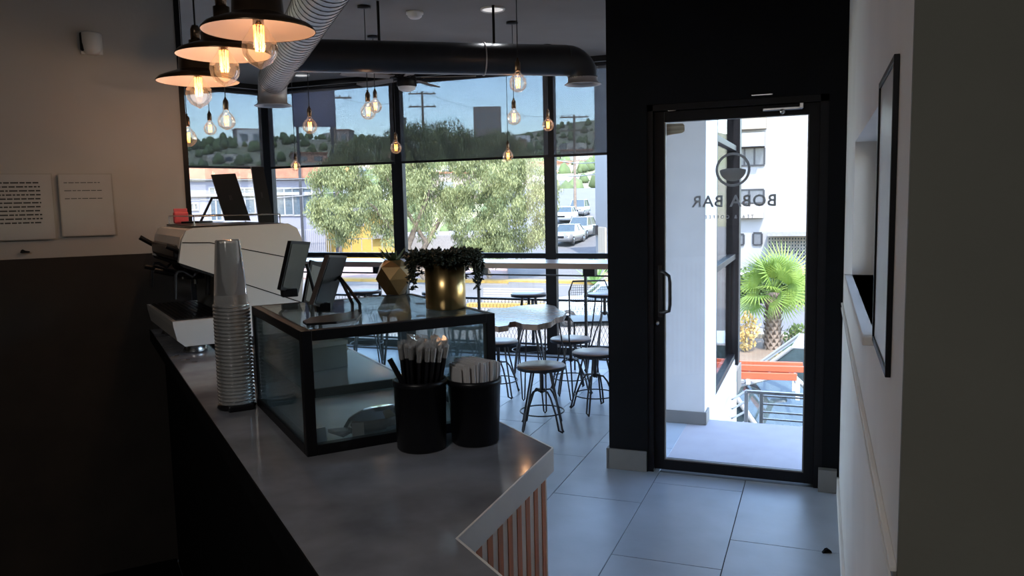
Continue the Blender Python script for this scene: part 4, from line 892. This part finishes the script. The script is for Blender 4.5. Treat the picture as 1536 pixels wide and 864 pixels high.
# lavender house with terracotta band, yellow house
def wallface(px0, px1, pyb, dist, name, label, m, h, **kw):
    a = far(px0, pyb, dist); b = far(px1, pyb, dist); c = (a + b) / 2; rz = math.atan2((b - a).y, (b - a).x); a.z = b.z = c.z = G
    return building(name, label, c, (b - a).length, 10, h, rz, m, **kw), (b - a).length
d1 = 62; k_ = d1/1207
W1 = 210 * k_ * 1.03
def topz(py, px, d): return far(px, py, d).z - G
b, w = wallface(240, 489, 380, d1, 'lavender_house', 'pale lavender two-storey house with a terracotta roof band, left outside', M_lav, topz(268, 400, d1), roof=topz(250, 400, d1) - topz(268, 400, d1), wins=[])
def wl_(px, py): # px to local coordinates on that facade
    p = far(px, py, d1); p0 = b.location; a_ = b.rotation_euler.z; dx = (p.x - p0.x)*math.cos(a_) + (p.y - p0.y)*math.sin(a_); return dx, p.z - G
for (x0, y0, x1, y1) in ((287, 306, 296, 314), (318, 282, 330, 330), (355, 283, 380, 320), (416, 283, 437, 322), (441, 283, 466, 322), (340, 335, 352, 375)):
    a = wl_(x0, y1); c = wl_(x1, y0)
    f = MB().box((a[0] - .1, -.10, a[1] - .1), (c[0] + .1, -.0, a[1])).box((a[0] - .1, -.10, c[1]), (c[0] + .1, 0, c[1] + .1)).box((a[0] - .1, -.1, a[1]), (a[0], 0, c[1])).box((c[0], -.1, a[1]), (c[0] + .1, 0, c[1])).box(((a[0]+c[0])/2 - .05, -.08, a[1]), ((a[0]+c[0])/2 + .05, 0, c[1])).build('window', M_wht, b); MB().box((a[0], -.03, a[1]), (c[0], -.005, c[1])).build('pane', M_dwin, f)
for py in (272, 296): a = wl_(250, py); c = wl_(485, py); MB().box((a[0], -.25, a[1]), (c[0], 0, a[1] + .22)).build('ledge', M_wht, b)
fx = wl_(455, 380)[0]; gb_ = wl_(455, 345)[1]
fe = MB()
for k in range(16): x = wl_(448, 380)[0] + k * .14; fe.box((x, -.7, .9), (x + .04, -.66, gb_))
fe.box((wl_(448, 380)[0], -.7, gb_), (wl_(448, 380)[0] + 2.2, -.66, gb_ + .06)).box((wl_(448, 380)[0], -.7, .9), (wl_(448, 380)[0] + 2.2, -.0, .96)); fe.build('balcony_rail', M_wht, b)
d2 = 66
b2, w = wallface(484, 600, 380, d2, 'yellow_house', 'bright yellow low house with grey shuttered window behind the tree', M_yel, topz(318, 540, d2), wins=[(-2.2, .2, 3.0, 4.2)], roof=topz(312, 540, d2) - topz(318, 540, d2), roofm=M_wht)
fe = MB()
for k in range(8): fe.box((-3.2 + k*.8, -1.6, 1.0), (-3.14 + k*.8, -1.54, 2.0))
fe.box((-3.2, -1.6, 1.95), (2.46, -1.54, 2.01)); fe.build('railing', M_skirt, b2)
MB().box((.9, -.5, 2.0), (2.0, 0, 3.0)).build('air_unit', M_skirt, b2)
# long white wall behind the tree
b3, w = wallface(575, 838, 378, 70, 'white_wall', 'long low white boundary wall behind the big tree', mat('pink_white_render', (0.165, 0.155, 0.150), .8), topz(352, 700, 70))
# white building to the right with a timber gate
a = at_ramp(893, 52); c = at_ramp(925, 48)
bw = thing('white_building', 'tall white building wall at the street corner, seen beside the black wall', 'building', (a.x, a.y, G), math.atan2((c - a).y, (c - a).x))
Lw = 3.2; MB().box((0, 0, -.5), (Lw, 5, 13)).build('walls', M_wht, bw)
MB().box((.75, -.08, .3), (2.2, 0, 2.9)).build('gate', mat('tan_gate', (.40, .33, .25), .8, amt=.2, scale=2, stretch=(8, 1, .3)), bw)
MB().box((.05, -.2, 2.4), (.55, -.0, 3.0)).build('meter_box', M_metal, bw)
# cars
def car(label, loc, rz, L=4.4, Wd=1.8, Hh=1.5, paint=None, suv=False):
    paint = paint or M_carw
    c = thing('car', label, 'car', loc, rz, 'parked cars')
    hw = Wd/2; sec = []   # stations along x: (x, bottom, shoulder, roof or None, half width)
    prof = [(-L/2, .45, .62), (-L/2 + .12, .25, .86), (-L*.30, .22, .96), (-L*.12, .22, .99), (L*.18, .22, 1.02), (L*.38, .24, 1.03), (L/2 - .06, .3, .95), (L/2, .5, .75)]
    vs = []; fs = []
    for i, (x, zb, zt) in enumerate(prof):
        t_ = .86 if i in (0, 7) else (.96 if i in (1, 6) else 1)
        for y, z in ((-hw*t_*.96, zb), (-hw*t_, zb + (zt-zb)*.45), (-hw*t_*.93, zt - .05), (-hw*t_*.80, zt), (hw*t_*.80, zt), (hw*t_*.93, zt - .05), (hw*t_, zb + (zt-zb)*.45), (hw*t_*.96, zb)): vs.append((x, y, z))
    n8 = 8
    for i in range(7):
        for k in range(8): l = (k+1) % 8; fs.append((i*8+k, (i+1)*8+k, (i+1)*8+l, i*8+l))
    fs += [tuple(range(8)), tuple(range(56, 64))[::-1]]
    MB().add(vs, fs, True).build('body', paint, c)
    x0, x1, x2, x3 = (-L*.17, -L*.03, L*.26, L*.42) if not suv else (-L*.20, -L*.06, L*.34, L*.45)
    def cab(s, z0, z1): return [(x0, -hw*.86*s, z0), (x3, -hw*.86*s, z0), (x3, hw*.86*s, z0), (x0, hw*.86*s, z0), (x1, -hw*.70*s, z1), (x2, -hw*.70*s, z1), (x2, hw*.70*s, z1), (x1, hw*.70*s, z1)]
    MB().add(cab(1, .96, Hh - .03), [(0,1,5,4), (1,2,6,5), (2,3,7,6), (3,0,4,7)]).build('cabin_glass', M_cargl, c)
    MB().bbox((x1 - .02, -hw*.71, Hh - .06), (x2 + .02, hw*.71, Hh), .03).build('roof', paint, c)
    pl_ = MB(); cc_ = cab(1.01, .96, Hh - .02)
    for i in range(4): pl_.tube([cc_[i], cc_[i+4]], .035, 6)
    for s in (0, 1): mlo = Vector(cc_[0 if s == 0 else 3]).lerp(Vector(cc_[1 if s == 0 else 2]), .5); mhi = Vector(cc_[4 if s == 0 else 7]).lerp(Vector(cc_[5 if s == 0 else 6]), .45); pl_.tube([mlo, mhi], .03, 6)
    pl_.build('pillars', paint, c)
    for sx in (-L*.31, L*.30):
        for sy in (-1, 1):
            M = Matrix.Translation((sx, sy*(hw - .09), .32)) @ Matrix.Rotation(PI/2, 4, 'X')
            wh = MB().lathe([(0, -.1), (.22, -.1), (.32, -.09), (.32, .09), (.22, .1), (0, .1)], segs=18, M=M).build('wheel', M_tyre, c)
            MB().lathe([(0, -.108), (.18, -.104), (.19, .104), (0, .108)], segs=12, M=M).build('hub_cap', M_chrome, wh)
    for sy in (-1, 1): MB().bbox((-L/2 + .0, sy*hw*.62 - .14, .62), (-L/2 + .12, sy*hw*.62 + .14, .76), .02).build('headlight', M_chrome, c)
    MB().bbox((-L/2 - .01, -hw*.42, .50), (-L/2 + .05, hw*.42, .68), .02).build('grille', M_alu, c)
    return c
def fr(p): return math.atan2(p.y, p.x)
p = at_ramp(871, 66); car('white car facing down the side street, highest of the two near ones', p, fr(p) - .28, suv=True, Hh=1.65)
p = at_ramp(851, 62); car('white car parked at the left of the side street, nearest the mullion', p, fr(p) - .3)
p = at_ramp(868, 84); car('white car further up the side street behind the others', p, fr(p) - .2, suv=True, Hh=1.7)
p = at_ramp(848, 78); car('grey car half hidden up the side street', p, fr(p) - .2, paint=mat('grey_car_paint', (.35, .37, .4), .3))
p = far(905, 425, 30); p.z = G; car('silver car on the road seen under the bar beside the dark wall', p, fr(p) - 1.5, paint=mat('blue_grey_paint', (.30, .36, .42), .25))
p = far(1186, 403, 45); p.z = G; car('dark blue car parked in front of the white apartment block', p, fr(p) + 1.6, paint=mat('navy_paint', (.04, .05, .08), .3))
p = far(1085, 430, 41); p.z = G; car('white car with dark windows parked across the road, behind the bay corner', p, fr(p) + 1.6)
# van with ladder just below the landing
struct(MB().box((-.74, 8.6, G), (9, 19.5, -2.3)).build('parking_apron', M_concr))
p = far(1222, 530, 13.8); p.z = -2.3; vr = fr(p) - 1.65
car('white car parked farther out on the apron, behind the ladder', p, vr, L=4.8, Wd=1.85, Hh=1.55, suv=True)
ladp = far(1118, 560, 10.7); ladp.z = -.72
p2 = far(1128, 590, 11.0); p2.z = -2.3
car('white car parked nearest below the landing rail, with the ladder on its roof', p2, fr(p2) + .95, L=4.6, Wd=1.85, Hh=1.50)
M_or = mat('orange_fibreglass', (0.370, 0.074, 0.033), .5, amt=.05)
ld_ = thing('ladder', 'orange extension ladder lying on roof bars', 'ladder', ladp, fr(ladp) - PI/2 + .04)
for y in (-.20, .20): MB().bbox((-1.1, y - .02, 0), (.62, y + .02, .09), .006).build('rail', M_or, ld_)
for y in (-.13, .13): MB().bbox((-1.0, y - .02, .092), (.72, y + .02, .17), .006).build('rail', M_or, ld_)
for k in range(7): MB().tube([(-.95 + k*.25, -.19, .045), (-.95 + k*.25, .19, .045)], .018, 8).build('rung', M_chrome, ld_)
for x in (-.9, .0, .6): MB().bbox((x, -.26, -.06), (x + .05, .26, -.0), .005).build('roof_bar', M_whitepl, ld_)
for x in (-.9, .6): 
    for y in (-.24, .24): MB().bbox((x, y - .02, -.24), (x + .05, y + .02, -.05), .004).build('bar_foot', M_whitepl, ld_)
# railing of the stair below the landing
rg = thing('stair_railing', 'grey steel stair railing with horizontal bars beyond the landing', 'railing', (-.57, 7.0, -1.1))
tz = -.055 + 1.1
for x in (0, .125, 1.4, 2.6): MB().bbox((x - .016, -.016, 0), (x + .016, .016, tz), .002).build('post', M_chrome, rg)
MB().bbox((-.0, -.02, tz - .018), (2.7, .02, tz + .006), .003).build('top_rail', M_chrome, rg)
for dz_ in (.035, .105, .175, .235, .30, .37): MB().bbox((.12, -.008, tz - dz_ - .008), (2.7, .008, tz - dz_ + .006), .002).build('bar', M_chrome, rg)
for dz_ in (0, .09, .18, .27): MB().tube([(0, 0, tz - dz_), (-.165, .55, tz - dz_ - .22)], .011, 8).build('slanting_bar', M_chrome, rg)
struct(MB().box((-.74, 5.8, -1.3), (3.2, 7.3, -1.1)).box((-.74, 5.6, -1.3), (3.2, 5.85, -.2)).box((-.72, 7.1, -3), (3.2, 7.3, -1.2)).build('stair_landing', M_concr))
# white apartment block seen through the door
d3 = 50
def dor(px, py): p = far(px, py, d3); return p
a = dor(1100, 400); c = dor(1330, 400); mid = (a + c)/2; mid.z = G; rzb = math.atan2((c - a).y, (c - a).x); wb = (c - a).length
ab = thing('apartment_block', 'white apartment block with stacked dark windows, seen through the glass door', 'building', mid, rzb)
MB().box((-wb/2, 0, -.5), (wb/2, 12, 16)).build('walls', M_wht, ab)
def lb(px, py):
    p = far(px, py, d3); a_ = ab.rotation_euler.z; return (p.x - mid.x)*math.cos(a_) + (p.y - mid.y)*math.sin(a_), p.z - G
def awin(x0, y0, x1, y1, n=2):
    a = lb(x0, y1); c = lb(x1, y0); w_ = c[0] - a[0]
    f = MB().box((a[0], -.09, a[1] - .08), (c[0], .02, a[1])).box((a[0], -.09, c[1]), (c[0], .02, c[1] + .08))
    for k in range(n + 1): x = a[0] + w_*k/n; f.box((x - .05, -.09, a[1]), (x + .05, .02, c[1]))
    f = f.build('window', M_metal, ab); MB().box((a[0], -.05, a[1]), (c[0], -.01, c[1])).build('pane', mat('grey_pane', (.07, .075, .085), .3) if 'grey_pane' not in bpy.data.materials else bpy.data.materials['grey_pane'], f)
awin(1102, 222, 1147, 248, 3); awin(1102, 285, 1146, 304, 2); awin(1105, 352, 1116, 366, 1); awin(1130, 350, 1143, 366, 1)
a = lb(1102, 327); c = lb(1146, 306); MB().box((a[0], -.5, a[1]), (c[0], .0, c[1])).build('balcony', mat('balcony_brown', (0.245, 0.224, 0.204), .8, amt=.2, scale=1, stretch=(9, 1, 1)), ab)
a = lb(1098, 222); c = lb(1148, 200); MB().box((a[0], -.9, a[1]), (c[0], 0, c[1])).build('balcony_front', M_wht, ab)
a = lb(1096, 196); c = lb(1150, 178); MB().box((a[0], -.5, a[1]), (c[0], 0, c[1] + 3)).build('upper_wall', mat('cream_render', (0.206, 0.175, 0.134), .8), ab)
a = lb(1153, 366); c = lb(1225, 352); MB().box((a[0], -1.5, c[1]), (c[0], 0, c[1] + .25)).build('canopy', M_skirt, ab)
a = lb(1152, 395); c = lb(1222, 355); g_ = MB(); w_ = c[0] - a[0]; h_ = c[1] - a[1]
MB().box((a[0], -.02, a[1] - 1), (c[0], 0, c[1])).build('gate_void', M_dwin, ab)
for k in range(17): x = a[0] + w_*k/16; g_.box((x - .04, -.14, a[1] - .5), (x + .04, -.08, c[1]))
for k in range(9): z = a[1] + h_*k/8; g_.box((a[0], -.14, z - .04), (c[0], -.08, z + .04))
g_.build('grid_gate', mat('cream_metal', (0.201, 0.188, 0.162), .6), ab)
b = building('street_house', 'beige house with balcony far left of the apartment block, behind the bay corner', (far(1080, 400, 60).x, far(1080, 400, 60).y, G), 8.5, 8, far(1080, 210, 60).z - G, facing(far(1080, 400, 60)), mat('grey_beige', (0.167, 0.157, 0.134), .9), roof=.3, roofm=M_skirt, wins=[(-2 + 2.4*i, -.8 + 2.4*i, 1 + 3*j, 2.5 + 3*j) for i in range(2) for j in range(3)])
# hedge along the far kerb
random.seed(9)
def leafcloud(mb, c, rad, n, sz, droop=0.3, narrow=.25):
    for k in range(n):
        v = Vector((random.gauss(0, 1), random.gauss(0, 1), random.gauss(0, 1))).normalized() * random.random() ** .4
        p = Vector(c) + Vector((v.x*rad[0], v.y*rad[1], v.z*rad[2])); d = Vector((random.uniform(-1, 1), random.uniform(-1, 1), random.uniform(-1, 1) - droop*2)).normalized()
        s_ = d.cross(Vector((random.uniform(-1, 1), random.uniform(-1, 1), random.uniform(-1, 1)))).normalized() * sz * narrow; L_ = sz * random.uniform(.7, 1.3)
        mb.add([p, p + d*L_*.5 + s_, p + d*L_, p + d*L_*.5 - s_], [(0, 1, 2, 3)])
hd = thing('hedge', 'clipped green hedge along the far kerb behind the palm', 'hedge', (far(1170, 460, 36).x, far(1170, 460, 36).y, G), facing(far(1170, 460, 36)))
hb = MB()
for k in range(26): leafcloud(hb, (-3.2 + k*.26, 0, .7), (.35, .4, .75), 160, .22, .1, .4)
o_ = hb.build('foliage', leafmat('hedge_leaves', (.05, .09, .03), (.14, .19, .07)), hd); o_['kind'] = 'stuff'
# the big tree
tb_ = far(640, 408, 46); tb_.z = G
tree = thing('tree', 'broad weeping green street tree filling the middle panes', 'tree', tb_)
view = Vector((tb_.x, tb_.y, 0)).normalized(); rt = Vector((view.y, -view.x, 0)); k46 = 46/1207*1.05
def tp(px, py, dep=0): # point in the tree's frame for a picture point at extra depth
    p = far(px, py, 46 + dep); return p - tb_
for pth, r_ in (([tp(640, 416), tp(622, 395), tp(612, 370), tp(625, 335), tp(640, 300), tp(650, 260)], [.28, .22, .18, .15, .11, .05]), ([tp(622, 398), tp(640, 365), tp(665, 320), tp(700, 280), tp(730, 240)], [.18, .15, .13, .09, .04]),
               ([tp(615, 390), tp(590, 345), tp(560, 310), tp(530, 290)], [.16, .12, .09, .04]), ([tp(735, 416, 1), tp(718, 380, 1), tp(735, 345, 1), tp(770, 310, 1), tp(790, 270, 1)], [.18, .15, .12, .10, .04]), ([tp(640, 365), tp(600, 300), tp(570, 250)], [.12, .09, .04])):
    MB().tube(pth, r_, 8).build('branch' if r_[0] < .25 else 'trunk', M_bark, tree)
random.seed(21); cr_ = MB(); holes = 0
blobs = []
for k in range(520):
    while True:
        px = random.uniform(470, 832); py = random.uniform(188, 392)
        # crown outline
        xx = (px - 650)/182; yy = (py - 297)/108
        if abs(xx)**2.3 + abs(yy)**2.3 < 1 and not (px < 600 and py > 355 + 10*math.sin(px*.1)) and not (592 < px < 690 and py > 338 + 14*math.sin(px*.13)) and not (py > 372 and px < 700): break
    lim = math.sqrt(max(0, 1 - min(1, abs(xx)**2.3 + abs(yy)**2.3)))
    dep = random.uniform(-1, 1) * 3.2 * lim + .2; c = tp(px, py, dep); blobs.append(c)
    rad = (random.uniform(.35, .75), random.uniform(.35, .75), random.uniform(.35, .7))
    leafcloud(cr_, c, rad, 190, .20, .9, .12)
o_ = cr_.build('foliage', M_leaf, tree); o_['kind'] = 'stuff'
# palm
pb_ = far(1159, 522, 24.5); pb_.z = G
palm = thing('palm_tree', 'young fan palm with a shaggy trunk beside the road, seen through the door', 'palm', pb_)
hp = far(1159, 438, 24.5).z - G
tk = MB(); tk.tube([(0, 0, hp*i/8) for i in range(9)], [.27, .25, .24, .23, .22, .22, .22, .24, .2], 12)
for i in range(14):
    for k in range(9):
        a = 2*PI*(k + .5*(i % 2))/9; r_ = .24; z = .12 + hp*.9*i/14; c_, s_ = math.cos(a), math.sin(a)
        tk.add([(r_*c_ - .06*s_, r_*s_ + .06*c_, z), (r_*c_ + .06*s_, r_*s_ - .06*c_, z), ((r_+.07)*c_, (r_+.07)*s_, z + .14)], [(0, 1, 2), (2, 1, 0)])
tk.build('trunk', M_bark, palm)
fm = MB()
fm.tube([(0, 0, 0), (.3, 0, .02), (.55, 0, 0)], [.02, .016, .012], 5)
for k in range(22):
    a = -1.9 + 3.8*k/21; c_, s_ = math.cos(a), math.sin(a); Lf = .78 - .10*abs(a); o0 = Vector((.55, 0, 0)); p1 = o0 + Vector((c_*Lf*.42, s_*Lf*.42, .03)); p2 = o0 + Vector((c_*Lf, s_*Lf, -.16)); sd_ = Vector((-s_, c_, 0)) * .024
    fm.add([o0, p1 - sd_, p1 + sd_, p2], [(0, 1, 2), (1, 3, 2)])
f0 = fm.build('frond', M_leaf2, palm)
random.seed(4)
for k in range(26):
    o = f0 if k == 0 else f0.copy()
    if k: COL.objects.link(o)
    el_ = 1.45 - 1.95*(k/25); az = 2.399*k
    o.parent = palm; o.location = (0, 0, hp); o.rotation_euler = (Matrix.Rotation(az, 4, 'Z') @ Matrix.Rotation(-el_, 4, 'Y') @ Matrix.Rotation(random.uniform(-1.5, 1.5), 4, 'X')).to_euler(); o.scale = (random.uniform(.95, 1.3),)*3
# planting bed round the palm
bd = struct(MB().lathe([(0, .12), (1.6, .10), (2.6, .02), (2.8, -.1)], segs=24).build('planting_bed', mat('dry_soil', (0.123, 0.088, 0.058), .95, amt=.2, scale=2, bump=.4), None, pb_))
for i, (px, py, dd_, hh, lab) in enumerate(((1120, 515, 24, 1.2, 'dry tan shrub left of the palm trunk'), (1195, 515, 25, .8, 'small green shrub right of the palm trunk'), (1180, 520, 21, .5, 'low twiggy shrub in front of the palm'))):
    q = far(px, py, dd_); q.z = G; s = thing('shrub', lab, 'shrub', q, 0, 'shrubs around the palm'); mb = MB()
    leafcloud(mb, (0, 0, hh*.55), (.35, .35, hh*.5), 260, .14, -.3, .3); x_ = mb.build('foliage', leafmat('shrub_%d' % i, ((.45, .30, .10), (.12, .16, .05), (.2, .17, .1))[i], ((.60, .45, .20), (.20, .26, .10), (.3, .26, .15))[i]), s); x_['kind'] = 'stuff'
    st_ = MB()
    for k in range(7): st_.tube([(0, 0, 0), (.25*math.cos(k*.9), .25*math.sin(k*.9), hh*.8)], .012, 5)
    st_.build('stem', M_bark, s)
# agave at the street corner
q = far(892, 384, 44); q.z = G; ag = thing('agave', 'spiky green agave at the corner of the white building', 'plant', q); mb = MB()
for k in range(30):
    a = 2.4*k; e_a = .2 + 1.1*k/30; d_ = Vector((math.cos(a)*math.cos(e_a), math.sin(a)*math.cos(e_a), math.sin(e_a))); s_ = Vector((-math.sin(a), math.cos(a), 0))*.09; mb.add([s_, -s_, d_*.9 - s_*.8, d_*1.7], [(0, 1, 2, 3)])
mb.build('leaves', leafmat('agave_leaves', (.14, .26, .08), (.25, .38, .12)), ag)
# utility poles and wires
def pole(px, pyt, dist, base_z, lab, arms=2):
    t_ = far(px, pyt, dist); p = thing('utility_pole', lab, 'pole', (t_.x, t_.y, base_z), facing(t_), 'utility poles'); h = t_.z - base_z
    MB().tube([(0, 0, 0), (0, 0, h)], [.16, .11], 8).build('pole', M_bark, p)
    for k in range(arms):
        z = h - .3 - k*1.3; MB().box((-1.4, -.06, z), (1.4, .06, z + .12)).build('crossarm', M_bark, p)
        for x in (-1.2, -.5, .5, 1.2): MB().lathe([(0, 0), (.05, 0), (.06, .1), (0, .18)], c=(x, 0, z + .12), segs=8).build('insulator', M_skirt, p)
    return t_
w1 = pole(633, 137, 84, G, 'tall utility pole with two crossarms behind the middle blind'); w2 = pole(861, 172, 80, 0, 'utility pole with crossarms beyond the side street'); w3 = pole(500, 142, 66, G, 'utility pole with one crossarm left, behind the second blind', 1)
w4 = pole(862, 238, 95, 1, 'distant utility pole above the parked white cars', 1)
wr2 = thing('power_lines', 'bundle of overhead wires crossing above the street', 'wires', (0, 0, 0))
wm = mat('wire_grey', (.20, .20, .20), .7)
def wire(a, b, sag=.6, r=.018):
    MB().tube([a.lerp(b, k/16) - Vector((0, 0, sag*4*(k/16)*(1 - k/16))) for k in range(17)], r, 4).build('wire', wm, wr2)
wire(far(250, 268, 52), far(760, 236, 60)); wire(far(250, 290, 50), far(720, 240, 60)); wire(far(250, 300, 50), far(640, 262, 62)); wire(far(300, 300, 48), far(735, 246, 60)); wire(far(600, 248, 60), far(930, 262, 60), .3); wire(far(835, 240, 60), far(930, 236, 50), .3, .03); wire(far(835, 262, 60), far(930, 250, 50), .3, .03); wire(w1, w2, 1); wire(w3, w1, 1)
# dark blue billboard above the lavender house
bbp = far(472, 190, 60); bb_ = thing('billboard', 'dark navy billboard seen through the blind above the lavender house', 'billboard', (bbp.x, bbp.y, G), facing(bbp))
zz = far(458, 190, 60).z - G; zt = far(458, 133, 60).z - G
MB().box((-1.5, 0, zz), (1.5, .3, zt)).build('panel', mat('navy_board', (.03, .035, .08), .5, amt=.3, scale=.4), bb_)
for x in (-1.2, 1.2): MB().box((x - .1, .1, 0), (x + .1, .3, zz)).build('leg', M_metal, bb_)
# low balcony guard outside the bay windows
bg_ = thing('balcony_guard', 'dark guard rail with wire mesh infill outside the bay windows', 'railing', (-6.1, 8.35, -.1))
for k in range(6): MB().bbox((k*1.0 + .1, -.015, 0), (k*1.0 + .13, .015, .62), .002).build('post', M_metal, bg_)
MB().bbox((.1, -.015, .60), (5.2, .015, .625), .003).build('top_rail', M_metal, bg_); MB().bbox((.1, -.015, .10), (5.2, .015, .125), .003).build('bottom_rail', M_metal, bg_)
g_ = MB()
for k in range(120):
    x = .12 + 5.06*k/120
    if x < 5.1: g_.tube([(x, 0, .12), (x + .1, 0, .36), (x, 0, .60)], .002, 3); g_.tube([(x + .1, 0, .12), (x, 0, .36), (x + .1, 0, .60)], .002, 3)
x_ = g_.build('mesh_infill', M_metal, bg_); x_['kind'] = 'stuff'
struct(MB().box((-7.5, 7.96, -.35), (-.74, 8.45, -.1)).build('bay_ledge', M_concr))
# unseen fill light added over the rear of the room, behind the camera
rl_ = thing('fill_panel', 'flat fill light panel, added unseen at the rear of the room', 'ceiling light', (-.6, -1.2, ZC - .03))
MB().bbox((-.3, -.3, 0), (.3, .3, .029), .004).build('housing', M_whitepl, rl_)
al = bpy.data.lights.new('fill_light', 'AREA'); al.size = .55; al.energy = 14; al.color = (1, .95, .9)
ao = bpy.data.objects.new('fill_light', al); COL.objects.link(ao); ao.parent = rl_; ao.location = (0, 0, -.004)
